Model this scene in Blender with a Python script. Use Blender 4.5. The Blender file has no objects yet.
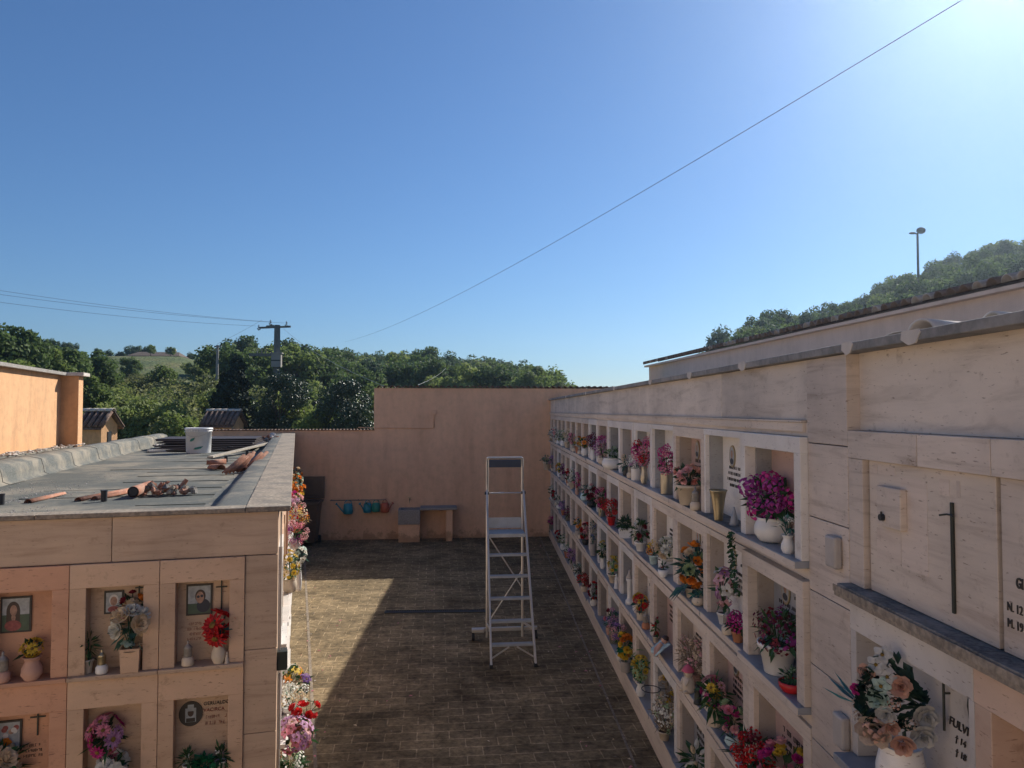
SKYS = .058; SUNS = 3.9; EXPO = 0.82; HAZE = .0006
import bpy, math, random
from math import sin, cos, pi, radians, tan, atan
from mathutils import Vector, Matrix, noise
R = random.Random(7)
F = 745.0; H = 3.28; PITCH = radians(2.037)
scene = bpy.context.scene
COL = scene.collection

# ---------------------------------------------------------------- helpers
class MB:
    def __init__(s): s.v = []; s.f = []; s.m = []; s.sm = []
    def add(s, vs, fs, m=0, smooth=False, M=None):
        b = len(s.v)
        for p in vs:
            p = Vector(p)
            s.v.append(tuple(M @ p) if M is not None else tuple(p))
        for f in fs:
            s.f.append(tuple(b+i for i in f)); s.m.append(m); s.sm.append(smooth)
    def box(s, x0, x1, y0, y1, z0, z1, m=0, M=None):
        if x0 > x1: x0, x1 = x1, x0
        if y0 > y1: y0, y1 = y1, y0
        if z0 > z1: z0, z1 = z1, z0
        vs = [(x0,y0,z0),(x1,y0,z0),(x1,y1,z0),(x0,y1,z0),(x0,y0,z1),(x1,y0,z1),(x1,y1,z1),(x0,y1,z1)]
        s.add(vs, [(0,3,2,1),(4,5,6,7),(0,1,5,4),(1,2,6,5),(2,3,7,6),(3,0,4,7)], m, False, M)
    def obox(s, a, b, w, h, m=0):          # a bar from a to b with section w x h
        a = Vector(a); b = Vector(b); d = b-a; L = d.length
        q = d.to_track_quat('Y', 'Z').to_matrix().to_4x4()
        s.box(-w/2, w/2, 0, L, -h/2, h/2, m, Matrix.Translation(a) @ q)
    def tube(s, pts, r, n=8, m=0, cap=True, smooth=True):
        pts = [Vector(p) for p in pts]; rs = r if isinstance(r, (list, tuple)) else [r]*len(pts)
        vs = []; fs = []
        for i, p in enumerate(pts):
            d = (pts[min(i+1, len(pts)-1)] - pts[max(i-1, 0)])
            if d.length < 1e-9: d = Vector((0,0,1))
            d.normalize()
            up = Vector((0,0,1)) if abs(d.z) < .95 else Vector((1,0,0))
            e1 = d.cross(up).normalized(); e2 = d.cross(e1)
            for k in range(n):
                a = 2*pi*k/n
                vs.append(p + e1*cos(a)*rs[i] + e2*sin(a)*rs[i])
        for i in range(len(pts)-1):
            for k in range(n):
                k2 = (k+1) % n
                fs.append((i*n+k, i*n+k2, (i+1)*n+k2, (i+1)*n+k))
        s.add(vs, fs, m, smooth)
        if cap:
            s.add(vs[:n], [tuple(range(n))[::-1]], m); s.add(vs[-n:], [tuple(range(n))], m)
    def lathe(s, prof, n=16, m=0, M=None, smooth=True, sq=False):
        vs = []; fs = []
        for (r, z) in prof:
            for k in range(n):
                a = 2*pi*(k+.5)/n
                if sq:
                    c, t = cos(a), sin(a); q = max(abs(c), abs(t)); vs.append((r*c/q, r*t/q, z))
                else: vs.append((r*cos(a), r*sin(a), z))
        for i in range(len(prof)-1):
            for k in range(n):
                k2 = (k+1) % n
                fs.append((i*n+k, i*n+k2, (i+1)*n+k2, (i+1)*n+k))
        fs.append(tuple(range(n))[::-1]); fs.append(tuple(range((len(prof)-1)*n, len(prof)*n)))
        s.add(vs, fs, m, smooth, M)
    def ball(s, c, rx, ry, rz, m=0, nu=10, nv=6, jit=0, smooth=True, rnd=None):
        prof = []
        vs = []; fs = []
        for j in range(nv+1):
            ph = -pi/2 + pi*j/nv
            for k in range(nu):
                a = 2*pi*k/nu; q = 1 + ((rnd or R).uniform(-jit, jit) if jit else 0)
                vs.append((c[0]+rx*cos(ph)*cos(a)*q, c[1]+ry*cos(ph)*sin(a)*q, c[2]+rz*sin(ph)*q))
        for j in range(nv):
            for k in range(nu):
                k2 = (k+1) % nu
                fs.append((j*nu+k, j*nu+k2, (j+1)*nu+k2, (j+1)*nu+k))
        s.add(vs, fs, m, smooth)
    def disc(s, c, nrm, rx, ry, m=0, n=20, up=(0,0,1), th=0):
        nrm = Vector(nrm).normalized(); up = Vector(up); e1 = up.cross(nrm).normalized(); e2 = nrm.cross(e1)
        c = Vector(c)
        top = [c + nrm*th + e1*rx*cos(2*pi*k/n) + e2*ry*sin(2*pi*k/n) for k in range(n)]
        s.add(top, [tuple(range(n))], m)
        if th:
            bot = [p - nrm*th for p in top]
            s.add(top+bot, [(n+k, n+(k+1) % n, (k+1) % n, k) for k in range(n)], m)
    def build(s, name, mats, parent=None, bevel=0, loc=None, rotz=0):
        me = bpy.data.meshes.new(name)
        me.from_pydata(s.v, [], s.f)
        if not isinstance(mats, (list, tuple)): mats = [mats]
        for mt in mats: me.materials.append(mt)
        me.polygons.foreach_set('material_index', s.m)
        me.polygons.foreach_set('use_smooth', s.sm)
        me.update()
        o = bpy.data.objects.new(name, me); COL.objects.link(o)
        if parent is not None: o.parent = parent
        if loc is not None: o.location = loc
        if rotz: o.rotation_euler.z = rotz
        if bevel:
            b = o.modifiers.new('bevel', 'BEVEL'); b.width = bevel; b.segments = 2; b.limit_method = 'ANGLE'
        return o

def tag(o, label=None, cat=None, group=None, kind=None):
    if label: o['label'] = label
    if cat: o['category'] = cat
    if group: o['group'] = group
    if kind: o['kind'] = kind
    return o
def empty(name, loc=(0,0,0), rz=0, label=None, cat=None, group=None):
    o = bpy.data.objects.new(name, None); COL.objects.link(o)
    o.location = loc; o.rotation_euler = (0,0,rz); o.empty_display_size = .1
    tag(o, label, cat, group); return o
def copy_tree(o, parent=None):
    c = o.copy(); COL.objects.link(c); c.parent = parent
    for ch in list(o.children): copy_tree(ch, c)
    return c
def ray(px, py):
    u = (px-512)/F; v = (384-py)/F
    return Vector((u, cos(PITCH)-v*sin(PITCH), sin(PITCH)+v*cos(PITCH)))
CAM = Vector((0,0,H))
def hitz(px, py, z):
    d = ray(px, py); return CAM + d*((z-H)/d.z)
def at(px, py, dist):                       # point at forward distance
    d = ray(px, py); return CAM + d*(dist/d.y)

# ---------------------------------------------------------------- materials
def newmat(name):
    m = bpy.data.materials.new(name); m.use_nodes = True
    nt = m.node_tree; b = nt.nodes['Principled BSDF']; return m, nt, b
def N(nt, typ, **kw):
    n = nt.nodes.new(typ)
    for k, v in kw.items():
        if k in n.inputs: n.inputs[k].default_value = v
        else: setattr(n, k, v)
    return n
def ramp(nt, stops):
    r = nt.nodes.new('ShaderNodeValToRGB'); e = r.color_ramp.elements
    e[0].position = stops[0][0]; e[0].color = (*stops[0][1], 1)
    e[1].position = stops[-1][0]; e[1].color = (*stops[-1][1], 1)
    for p, c in stops[1:-1]:
        q = e.new(p); q.color = (*c, 1)
    return r
def sc(c, k): return tuple(min(1, x*k) for x in c)
def simple(name, col, rough=.7, metal=0, var=.12, scale=8, bump=0, trans=0):
    m, nt, b = newmat(name); L = nt.links
    b.inputs['Roughness'].default_value = rough; b.inputs['Metallic'].default_value = metal
    tc = N(nt, 'ShaderNodeTexCoord'); nz = N(nt, 'ShaderNodeTexNoise', Scale=scale, Detail=4.0)
    L.new(tc.outputs['Object'], nz.inputs['Vector'])
    rp = ramp(nt, [(.3, sc(col, 1-var)), (.7, sc(col, 1+var))]); L.new(nz.outputs['Fac'], rp.inputs[0])
    L.new(rp.outputs[0], b.inputs['Base Color'])
    if bump:
        bp = N(nt, 'ShaderNodeBump', Strength=bump, Distance=.02); L.new(nz.outputs['Fac'], bp.inputs['Height']); L.new(bp.outputs[0], b.inputs['Normal'])
    if trans: b.inputs['Transmission Weight'].default_value = trans
    return m
def petal(name, c1, c2=None):
    c2 = c2 or sc(c1, .55)
    m, nt, b = newmat(name); L = nt.links
    g = N(nt, 'ShaderNodeNewGeometry'); tc = N(nt, 'ShaderNodeTexCoord')
    nz = N(nt, 'ShaderNodeTexNoise', Scale=45.0, Detail=2.0); L.new(tc.outputs['Object'], nz.inputs['Vector'])
    mx = N(nt, 'ShaderNodeMath', operation='ADD'); mx.inputs[1].default_value = 0
    sub = N(nt, 'ShaderNodeMath', operation='MULTIPLY'); sub.inputs[1].default_value = .55
    L.new(g.outputs['Random Per Island'], sub.inputs[0])
    L.new(nz.outputs['Fac'], mx.inputs[0]); L.new(sub.outputs[0], mx.inputs[1])
    rp = ramp(nt, [(.35, c2), (.8, c1), (1.0, sc(c1, 1.25))]); L.new(mx.outputs[0], rp.inputs[0])
    L.new(rp.outputs[0], b.inputs['Base Color']); b.inputs['Roughness'].default_value = .7
    tr = N(nt, 'ShaderNodeBsdfTranslucent'); L.new(rp.outputs[0], tr.inputs['Color'])
    ms = N(nt, 'ShaderNodeMixShader'); ms.inputs[0].default_value = .3
    L.new(b.outputs[0], ms.inputs[1]); L.new(tr.outputs[0], ms.inputs[2])
    L.new(ms.outputs[0], nt.nodes['Material Output'].inputs['Surface'])
    return m
def leafmat(name, c1, c2, rough=.55, tr_=.25, spec=.5):
    m, nt, b = newmat(name); L = nt.links
    g = N(nt, 'ShaderNodeNewGeometry'); oi = N(nt, 'ShaderNodeObjectInfo')
    tc = N(nt, 'ShaderNodeTexCoord'); nz = N(nt, 'ShaderNodeTexNoise', Scale=1.1, Detail=2.0); L.new(tc.outputs['Object'], nz.inputs['Vector'])
    a = N(nt, 'ShaderNodeMath', operation='MULTIPLY'); a.inputs[1].default_value = .4; L.new(g.outputs['Random Per Island'], a.inputs[0])
    c = N(nt, 'ShaderNodeMath', operation='MULTIPLY_ADD'); c.inputs[1].default_value = .45; L.new(oi.outputs['Random'], c.inputs[0]); L.new(a.outputs[0], c.inputs[2])
    d = N(nt, 'ShaderNodeMath', operation='MULTIPLY_ADD'); d.inputs[1].default_value = .3; L.new(nz.outputs['Fac'], d.inputs[0]); L.new(c.outputs[0], d.inputs[2])
    rp = ramp(nt, [(.12, c1), (.85, c2)]); L.new(d.outputs[0], rp.inputs[0])
    L.new(rp.outputs[0], b.inputs['Base Color']); b.inputs['Roughness'].default_value = rough
    b.inputs['Specular IOR Level'].default_value = spec
    t = N(nt, 'ShaderNodeBsdfTranslucent'); L.new(rp.outputs[0], t.inputs['Color'])
    ms = N(nt, 'ShaderNodeMixShader'); ms.inputs[0].default_value = tr_
    L.new(b.outputs[0], ms.inputs[1]); L.new(t.outputs[0], ms.inputs[2])
    L.new(ms.outputs[0], nt.nodes['Material Output'].inputs['Surface'])
    return m
def travertine(name, base, dark, horiz=True, stain=.35, rough=.55, streak=14.0):
    m, nt, b = newmat(name); L = nt.links
    tc = N(nt, 'ShaderNodeTexCoord'); mp = N(nt, 'ShaderNodeMapping')
    mp.inputs['Scale'].default_value = (1.2, 1.2, streak); L.new(tc.outputs['Object'], mp.inputs['Vector'])
    ge = N(nt, 'ShaderNodeNewGeometry'); va = N(nt, 'ShaderNodeVectorMath', operation='ADD')
    L.new(mp.outputs[0], va.inputs[0]); vm = N(nt, 'ShaderNodeVectorMath', operation='SCALE'); vm.inputs[0].default_value = (37., 19., 53.)
    L.new(ge.outputs['Random Per Island'], vm.inputs['Scale']); L.new(vm.outputs[0], va.inputs[1])
    n1 = N(nt, 'ShaderNodeTexNoise', Scale=1.6, Detail=8.0, Roughness=.65, Distortion=.6); L.new(va.outputs[0], n1.inputs['Vector'])
    n2 = N(nt, 'ShaderNodeTexNoise', Scale=.9, Detail=5.0, Roughness=.6); L.new(tc.outputs['Object'], n2.inputs['Vector'])
    n3 = N(nt, 'ShaderNodeTexNoise', Scale=70.0, Detail=2.0); mp3 = N(nt, 'ShaderNodeMapping'); mp3.inputs['Scale'].default_value = (.35, .35, 1.6)
    L.new(tc.outputs['Object'], mp3.inputs['Vector']); L.new(mp3.outputs[0], n3.inputs['Vector'])
    rp = ramp(nt, [(.3, dark), (.48, base), (.62, sc(base, 1.06)), (.75, sc(base, .88))]); L.new(n1.outputs['Fac'], rp.inputs[0])
    st = ramp(nt, [(.42, (1,1,1)), (.72, (1-stain, 1-stain, 1-stain*.95))]); L.new(n2.outputs['Fac'], st.inputs[0])
    mul = N(nt, 'ShaderNodeMix', data_type='RGBA', blend_type='MULTIPLY'); mul.inputs[0].default_value = 1
    L.new(rp.outputs[0], mul.inputs[6]); L.new(st.outputs[0], mul.inputs[7])
    pr = ramp(nt, [(.27, (.45,.4,.36)), (.34, (1,1,1))]); L.new(n3.outputs['Fac'], pr.inputs[0])
    mu2 = N(nt, 'ShaderNodeMix', data_type='RGBA', blend_type='MULTIPLY'); mu2.inputs[0].default_value = .8
    L.new(mul.outputs[2], mu2.inputs[6]); L.new(pr.outputs[0], mu2.inputs[7])
    hv = N(nt, 'ShaderNodeHueSaturation'); mr = N(nt, 'ShaderNodeMapRange'); mr.inputs['To Min'].default_value = .86; mr.inputs['To Max'].default_value = 1.1
    L.new(ge.outputs['Random Per Island'], mr.inputs['Value']); L.new(mr.outputs[0], hv.inputs['Value']); L.new(mu2.outputs[2], hv.inputs['Color'])
    g4 = N(nt, 'ShaderNodeTexNoise', Scale=9.0, Detail=7.0, Roughness=.75); L.new(tc.outputs['Object'], g4.inputs['Vector'])
    gr = ramp(nt, [(.30, (.62,.58,.54)), (.42, (1,1,1))]); L.new(g4.outputs['Fac'], gr.inputs[0])
    mu3 = N(nt, 'ShaderNodeMix', data_type='RGBA', blend_type='MULTIPLY'); mu3.inputs[0].default_value = .7
    L.new(hv.outputs[0], mu3.inputs[6]); L.new(gr.outputs[0], mu3.inputs[7])
    L.new(mu3.outputs[2], b.inputs['Base Color']); b.inputs['Roughness'].default_value = rough
    bp = N(nt, 'ShaderNodeBump', Strength=.35, Distance=.004); L.new(pr.outputs[0], bp.inputs['Height']); L.new(bp.outputs[0], b.inputs['Normal'])
    return m
def plaster(name, c, c2, stain=.2, scale=1.0, damp=1.0):
    m, nt, b = newmat(name); L = nt.links
    tc = N(nt, 'ShaderNodeTexCoord'); mp = N(nt, 'ShaderNodeMapping'); mp.inputs['Scale'].default_value = (1.5, 1.5, .35)
    L.new(tc.outputs['Object'], mp.inputs['Vector'])
    n1 = N(nt, 'ShaderNodeTexNoise', Scale=1.2*scale, Detail=7.0, Roughness=.65); L.new(mp.outputs[0], n1.inputs['Vector'])
    n2 = N(nt, 'ShaderNodeTexNoise', Scale=60.0, Detail=4.0); L.new(tc.outputs['Object'], n2.inputs['Vector'])
    n3 = N(nt, 'ShaderNodeTexNoise', Scale=5.0*scale, Detail=6.0, Roughness=.7); L.new(tc.outputs['Object'], n3.inputs['Vector'])
    rp = ramp(nt, [(.32, c2), (.5, c), (.7, sc(c, 1.08))]); L.new(n1.outputs['Fac'], rp.inputs[0])
    r3 = ramp(nt, [(.3, (1-stain,)*3), (.55, (1,1,1))]); L.new(n3.outputs['Fac'], r3.inputs[0])
    mul = N(nt, 'ShaderNodeMix', data_type='RGBA', blend_type='MULTIPLY'); mul.inputs[0].default_value = 1
    L.new(rp.outputs[0], mul.inputs[6]); L.new(r3.outputs[0], mul.inputs[7])
    m5 = N(nt, 'ShaderNodeMapping'); m5.inputs['Scale'].default_value = (2.2, 2.2, .3); L.new(tc.outputs['Object'], m5.inputs['Vector'])
    n5 = N(nt, 'ShaderNodeTexNoise', Scale=2.0, Detail=6.0, Roughness=.7); L.new(m5.outputs[0], n5.inputs['Vector'])
    r5 = ramp(nt, [(.36, (1-stain*.55, 1-stain*.55, 1-stain*.5)), (.55, (1,1,1))]); L.new(n5.outputs['Fac'], r5.inputs[0])
    mu5 = N(nt, 'ShaderNodeMix', data_type='RGBA', blend_type='MULTIPLY'); mu5.inputs[0].default_value = 1
    L.new(mul.outputs[2], mu5.inputs[6]); L.new(r5.outputs[0], mu5.inputs[7])
    sx = N(nt, 'ShaderNodeSeparateXYZ'); L.new(tc.outputs['Object'], sx.inputs[0])
    ad = N(nt, 'ShaderNodeMath', operation='MULTIPLY_ADD'); ad.inputs[1].default_value = -1.2; L.new(n3.outputs['Fac'], ad.inputs[0]); L.new(sx.outputs['Z'], ad.inputs[2])
    r6 = ramp(nt, [(.0, (damp,damp*.97,damp*.92)), (.16, (1,1,1))]); ad2 = N(nt, 'ShaderNodeMath', operation='ADD'); ad2.inputs[1].default_value = .55; L.new(ad.outputs[0], ad2.inputs[0]); L.new(ad2.outputs[0], r6.inputs[0])
    mu6 = N(nt, 'ShaderNodeMix', data_type='RGBA', blend_type='MULTIPLY'); mu6.inputs[0].default_value = 1
    L.new(mu5.outputs[2], mu6.inputs[6]); L.new(r6.outputs[0], mu6.inputs[7]); L.new(mu6.outputs[2], b.inputs['Base Color'])
    b.inputs['Roughness'].default_value = .9
    bp = N(nt, 'ShaderNodeBump', Strength=.4, Distance=.006); L.new(n2.outputs['Fac'], bp.inputs['Height']); L.new(bp.outputs[0], b.inputs['Normal'])
    return m
def speckle(name, c, c2, scale=90.0, patch=.3, pc=None, rough=.95, ps=1.3):
    m, nt, b = newmat(name); L = nt.links
    tc = N(nt, 'ShaderNodeTexCoord')
    n1 = N(nt, 'ShaderNodeTexNoise', Scale=scale, Detail=3.0); L.new(tc.outputs['Object'], n1.inputs['Vector'])
    n2 = N(nt, 'ShaderNodeTexNoise', Scale=ps, Detail=8.0, Roughness=.7); L.new(tc.outputs['Object'], n2.inputs['Vector'])
    rp = ramp(nt, [(.35, c2), (.65, c)]); L.new(n1.outputs['Fac'], rp.inputs[0])
    r2 = ramp(nt, [(.45, (0,0,0)), (.62, (patch,)*3)]); L.new(n2.outputs['Fac'], r2.inputs[0])
    mx = N(nt, 'ShaderNodeMix', data_type='RGBA', blend_type='MIX'); L.new(r2.outputs[0], mx.inputs[0])
    L.new(rp.outputs[0], mx.inputs[6]); mx.inputs[7].default_value = (*(pc or sc(c, 1.5)), 1)
    L.new(mx.outputs[2], b.inputs['Base Color']); b.inputs['Roughness'].default_value = rough
    bp = N(nt, 'ShaderNodeBump', Strength=.5, Distance=.004); L.new(n1.outputs['Fac'], bp.inputs['Height']); L.new(bp.outputs[0], b.inputs['Normal'])
    return m

TB = (.50,.41,.34)
M = {}
M['trav'] = travertine('travertine', (.64,.54,.455), (.47,.38,.31))
M['trav2'] = travertine('travertine_pale', (.66,.56,.465), (.52,.42,.345), stain=.24)
M['trav3'] = travertine('travertine_fascia', (.66,.57,.485), (.48,.40,.33), stain=.38, streak=8)
M['travL'] = travertine('travertine_warm', (.55,.39,.27), (.43,.29,.195), stain=.3, streak=12)
M['travF'] = travertine('travertine_frame_warm', (.60,.405,.27), (.52,.34,.22), stain=.2, streak=3)
M['travO'] = travertine('stone_terracotta', (.56,.30,.185), (.47,.24,.145), stain=.22, streak=3)
M['marb2'] = travertine('greyish_marble', (.60,.55,.50), (.48,.44,.40), stain=.3, streak=2)
M['rev'] = travertine('shaded_inner_stone', (.42,.36,.31), (.32,.27,.23), stain=.3, streak=2)  # niche interiors: recess shade put into a darker stone tone
M['revg'] = travertine('shaded_inner_marble', (.36,.36,.36), (.27,.27,.28), stain=.3, streak=2)  # same recess shade put into the tone beside white marble frames
M['travP'] = travertine('peach_marble', (.62,.44,.33), (.54,.37,.27), stain=.2, streak=3)
M['coping'] = speckle('coping_stone', (.38,.31,.235), (.21,.17,.13), 40.0, .7, (.13,.115,.10), ps=3.5)
M['marble'] = travertine('white_marble', (.76,.72,.67), (.64,.60,.55), stain=.15, streak=2, rough=.35)
M['greym'] = travertine('grey_marble', (.30,.31,.33), (.22,.23,.25), stain=.25, streak=2, rough=.35)
M['shelfm'] = travertine('marble_shelf_sky_tint', (.36,.375,.40), (.25,.265,.29), stain=.4, streak=2, rough=.4)  # blue cast of the reflected sky put into the shelf colour
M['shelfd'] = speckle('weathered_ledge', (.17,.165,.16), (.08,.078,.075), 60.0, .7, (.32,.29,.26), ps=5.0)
M['pinkm'] = travertine('pink_marble', (.52,.36,.31), (.42,.28,.24), stain=.2, streak=3, rough=.4)
M['granite'] = speckle('recess_dark_granite', (.055,.055,.065), (.02,.02,.025), 150.0, .2, (.09,.09,.1), rough=.3)  # near-black, so the colour carries the darkness of a deep recess
M['bronze'] = simple('bronze_dark', (.045,.05,.045), .5, .6)
M['brass'] = simple('brass_worn', (.42,.35,.22), .35, .8)
M['ink'] = simple('lettering_dark', (.04,.035,.03), .6)
M['inkred'] = simple('lettering_redbrown', (.25,.08,.05), .6)
M['peach'] = plaster('peach_plaster', (.74,.46,.29), (.67,.40,.25), .14, damp=.6)
M['orange'] = plaster('orange_plaster', (.66,.38,.195), (.58,.315,.155), .18, 1.6)
M['orangeP'] = plaster('orange_plaster_pier', (.55,.27,.15), (.49,.24,.13), .12)
M['buildr'] = plaster('hazed_plaster', (.64,.52,.45), (.58,.47,.40), .1)  # paled and greyed: glare haze put into the base colour
M['tile'] = speckle('roof_tile_weathered', (.20,.12,.09), (.10,.065,.05), 12.0, .4, (.30,.24,.20), ps=4.0)
M['tiler'] = speckle('terracotta', (.42,.18,.11), (.27,.12,.075), 20.0, .5, (.42,.29,.22), ps=7.0)
M['mortar'] = simple('mortar', (.55,.5,.45), .9)
M['bitumen'] = speckle('bitumen_slate', (.115,.122,.108), (.06,.065,.06), 110.0, .8, (.27,.235,.18), ps=1.3)
M['bitumen2'] = speckle('bitumen_slate_grey', (.15,.155,.14), (.08,.085,.08), 80.0, .8, (.30,.26,.20), ps=2.4)
M['cap'] = speckle('slate_cap', (.24,.235,.23), (.16,.16,.16), 30.0, .6, (.36,.34,.32), ps=2.5)
M['tileb'] = speckle('roof_tile_brown', (.19,.14,.115), (.12,.09,.075), 12.0, .4, (.26,.22,.19), ps=4.0)
M['tilel'] = speckle('roof_tile_lichen', (.40,.36,.32), (.28,.24,.21), 12.0, .4, (.5,.46,.42), ps=4.0)
M['alu'] = simple('aluminium', (.58,.56,.52), .42, .6, .06)
M['alub'] = simple('aluminium_plate', (.45,.48,.50), .5, .5, .1)
M['blackp'] = simple('black_plastic', (.02,.022,.026), .5)
M['bluep'] = simple('dark_blue_pad', (.035,.05,.075), .6)
M['greyp'] = simple('grey_plastic_box', (.40,.36,.33), .5)
M['white'] = simple('white_ceramic', (.72,.70,.66), .35, 0, .08)
M['cream'] = simple('cream_ceramic', (.60,.50,.38), .45, 0, .1)
M['whitep'] = simple('white_plastic', (.75,.74,.72), .4, 0, .05)
M['terra'] = simple('terracotta_pot', (.45,.19,.10), .8)
M['pinkpot'] = simple('pink_clay_pot', (.52,.30,.22), .6)
M['redp'] = simple('red_plastic', (.5,.02,.02), .4)
M['metalv'] = simple('metal_vase', (.42,.38,.30), .35, .8, .2)
M['glass'] = simple('smoky_glass', (.26,.235,.205), .12, 0, .3, 30)
M['skin'] = simple('skin_photo', (.34,.20,.145), .5, 0, .3, 40)
M['paper'] = simple('photo_paper', (.33,.36,.38), .4, 0, .25, 30)
M['hairb'] = simple('hair_brown_photo', (.05,.03,.025), .5)
M['hairw'] = simple('hair_white_photo', (.6,.58,.56), .5)
M['clothr'] = simple('cloth_red_photo', (.26,.07,.065), .6, 0, .35, 50)
M['clothk'] = simple('cloth_dark_photo', (.03,.035,.05), .6)
M['scene'] = simple('photo_scenery', (.07,.11,.07), .6, scale=30)
M['clothw'] = simple('pale_cloth', (.42,.55,.56), .9, 0, .3, 25)
M['pinkhat'] = simple('pink_hat', (.6,.12,.2), .8)
M['teal'] = simple('teal_plastic', (.02,.25,.33), .45)
M['green'] = simple('green_plastic', (.02,.22,.17), .45)
M['orangep'] = simple('orange_plastic', (.42,.10,.05), .5)
M['binp'] = simple('brown_bin_plastic', (.11,.08,.062), .5)
M['concrete'] = speckle('concrete', (.34,.32,.30), (.24,.22,.2), 50.0, .3, (.2,.18,.16))
M['polec'] = speckle('pole_concrete', (.16,.16,.15), (.11,.11,.1), 9.0, .3, (.22,.22,.2))
M['wood'] = simple('old_wood', (.38,.33,.26), .85, 0, .2, 20)
M['bark'] = simple('bark', (.10,.07,.05), .9, 0, .3, 6)
M['wire'] = simple('wire', (.10,.10,.11), .6)
M['wirel'] = simple('pale_wire', (.3,.3,.28), .5)
M['sheet'] = simple('dark_sheet', (.035,.022,.02), .6)
M['leaf'] = leafmat('bouquet_leaf', (.015,.05,.022), (.05,.13,.04))
M['leafteal'] = leafmat('bouquet_leaf_teal', (.02,.08,.07), (.06,.17,.13))
M['leafgreen'] = leafmat('bright_leaf', (.01,.12,.05), (.03,.26,.10))
M['dry'] = leafmat('dry_twigs', (.16,.11,.07), (.34,.27,.19))
P = {
 'purple': petal('petal_purple', (.36,.05,.27), (.18,.02,.14)), 'magenta': petal('petal_magenta', (.50,.03,.22), (.28,.01,.12)),
 'pink': petal('petal_pink', (.66,.24,.30), (.45,.10,.16)), 'lightpink': petal('petal_light_pink', (.72,.42,.42), (.55,.25,.27)),
 'rose': petal('petal_salmon_rose', (.70,.33,.27), (.5,.17,.14)), 'red': petal('petal_red', (.52,.015,.015), (.28,.005,.01)),
 'darkred': petal('petal_dark_red', (.20,.015,.03), (.09,.006,.015)), 'white': petal('petal_white', (.72,.71,.64), (.50,.50,.42)),
 'cream': petal('petal_cream', (.68,.55,.38), (.48,.35,.2)), 'yellow': petal('petal_yellow', (.68,.48,.05), (.5,.28,.02)),
 'orange': petal('petal_orange', (.70,.24,.03), (.48,.12,.015)), 'violet': petal('petal_violet', (.30,.16,.45), (.16,.07,.26)),
 'lilac': petal('petal_lilac', (.52,.28,.45), (.34,.13,.28)), 'blue': petal('petal_blue', (.12,.16,.35), (.06,.08,.2)),
 'greenish': petal('petal_green_white', (.35,.45,.25), (.18,.28,.14)), 'paleteal': petal('petal_pale_teal', (.40,.52,.45), (.22,.36,.3)),
 'burgundy': petal('petal_burgundy', (.16,.02,.06), (.07,.008,.03)), 'centre': petal('flower_centre', (.25,.16,.03), (.08,.04,.01)),
}
# ---------------------------------------------------------------- terrain
def interp(x, tab):
    if x <= tab[0][0]: return tab[0][1]
    for (a, b), (c, d) in zip(tab, tab[1:]):
        if x <= c:
            t = (x-a)/(c-a); t = t*t*(3-2*t); return b+(d-b)*t
    return tab[-1][1]
CREST = [(-400,8),(0,8),(60,8.2),(110,8.7),(190,8.6),(235,4.4),(300,3.6),(420,3.2),(500,1.8),(560,-.5),(600,-4),(660,-6),(705,-1),(730,2.6),(760,5.2),(820,7.4),(900,10.8),(1024,14.5),(1300,18)]
def crest_dist(px): return interp(px, [(560,130.),(700,85.)])
def terrain(x, y):
    d = max(y, 1e-3)
    if y < 3: px = -400 if x < 0 else 1300
    else: px = 512 + F*x/y
    px = max(-400, min(1300, px))
    dc = crest_dist(px); hc = interp(px, CREST)+H
    dist = math.hypot(x, y) if y < 3 else y*math.sqrt(1+.3*((px-512)/F)**2)
    d0 = 32 if px < 600 else 45
    t = (dist-d0)/(dc-d0); t = max(0, min(1, t)); s = t*t*(3-2*t)
    w = 1 if y > 3 else 0
    bump = noise.noise(Vector((x*.03, y*.03, 0)))*.5*s
    far = max(0, min(1, (dist-dc-40)/300.)); 
    return -.12 + (hc+.12)*s*w*(1-far*.8) + bump - (1-min(1, dist/40))*0
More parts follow.
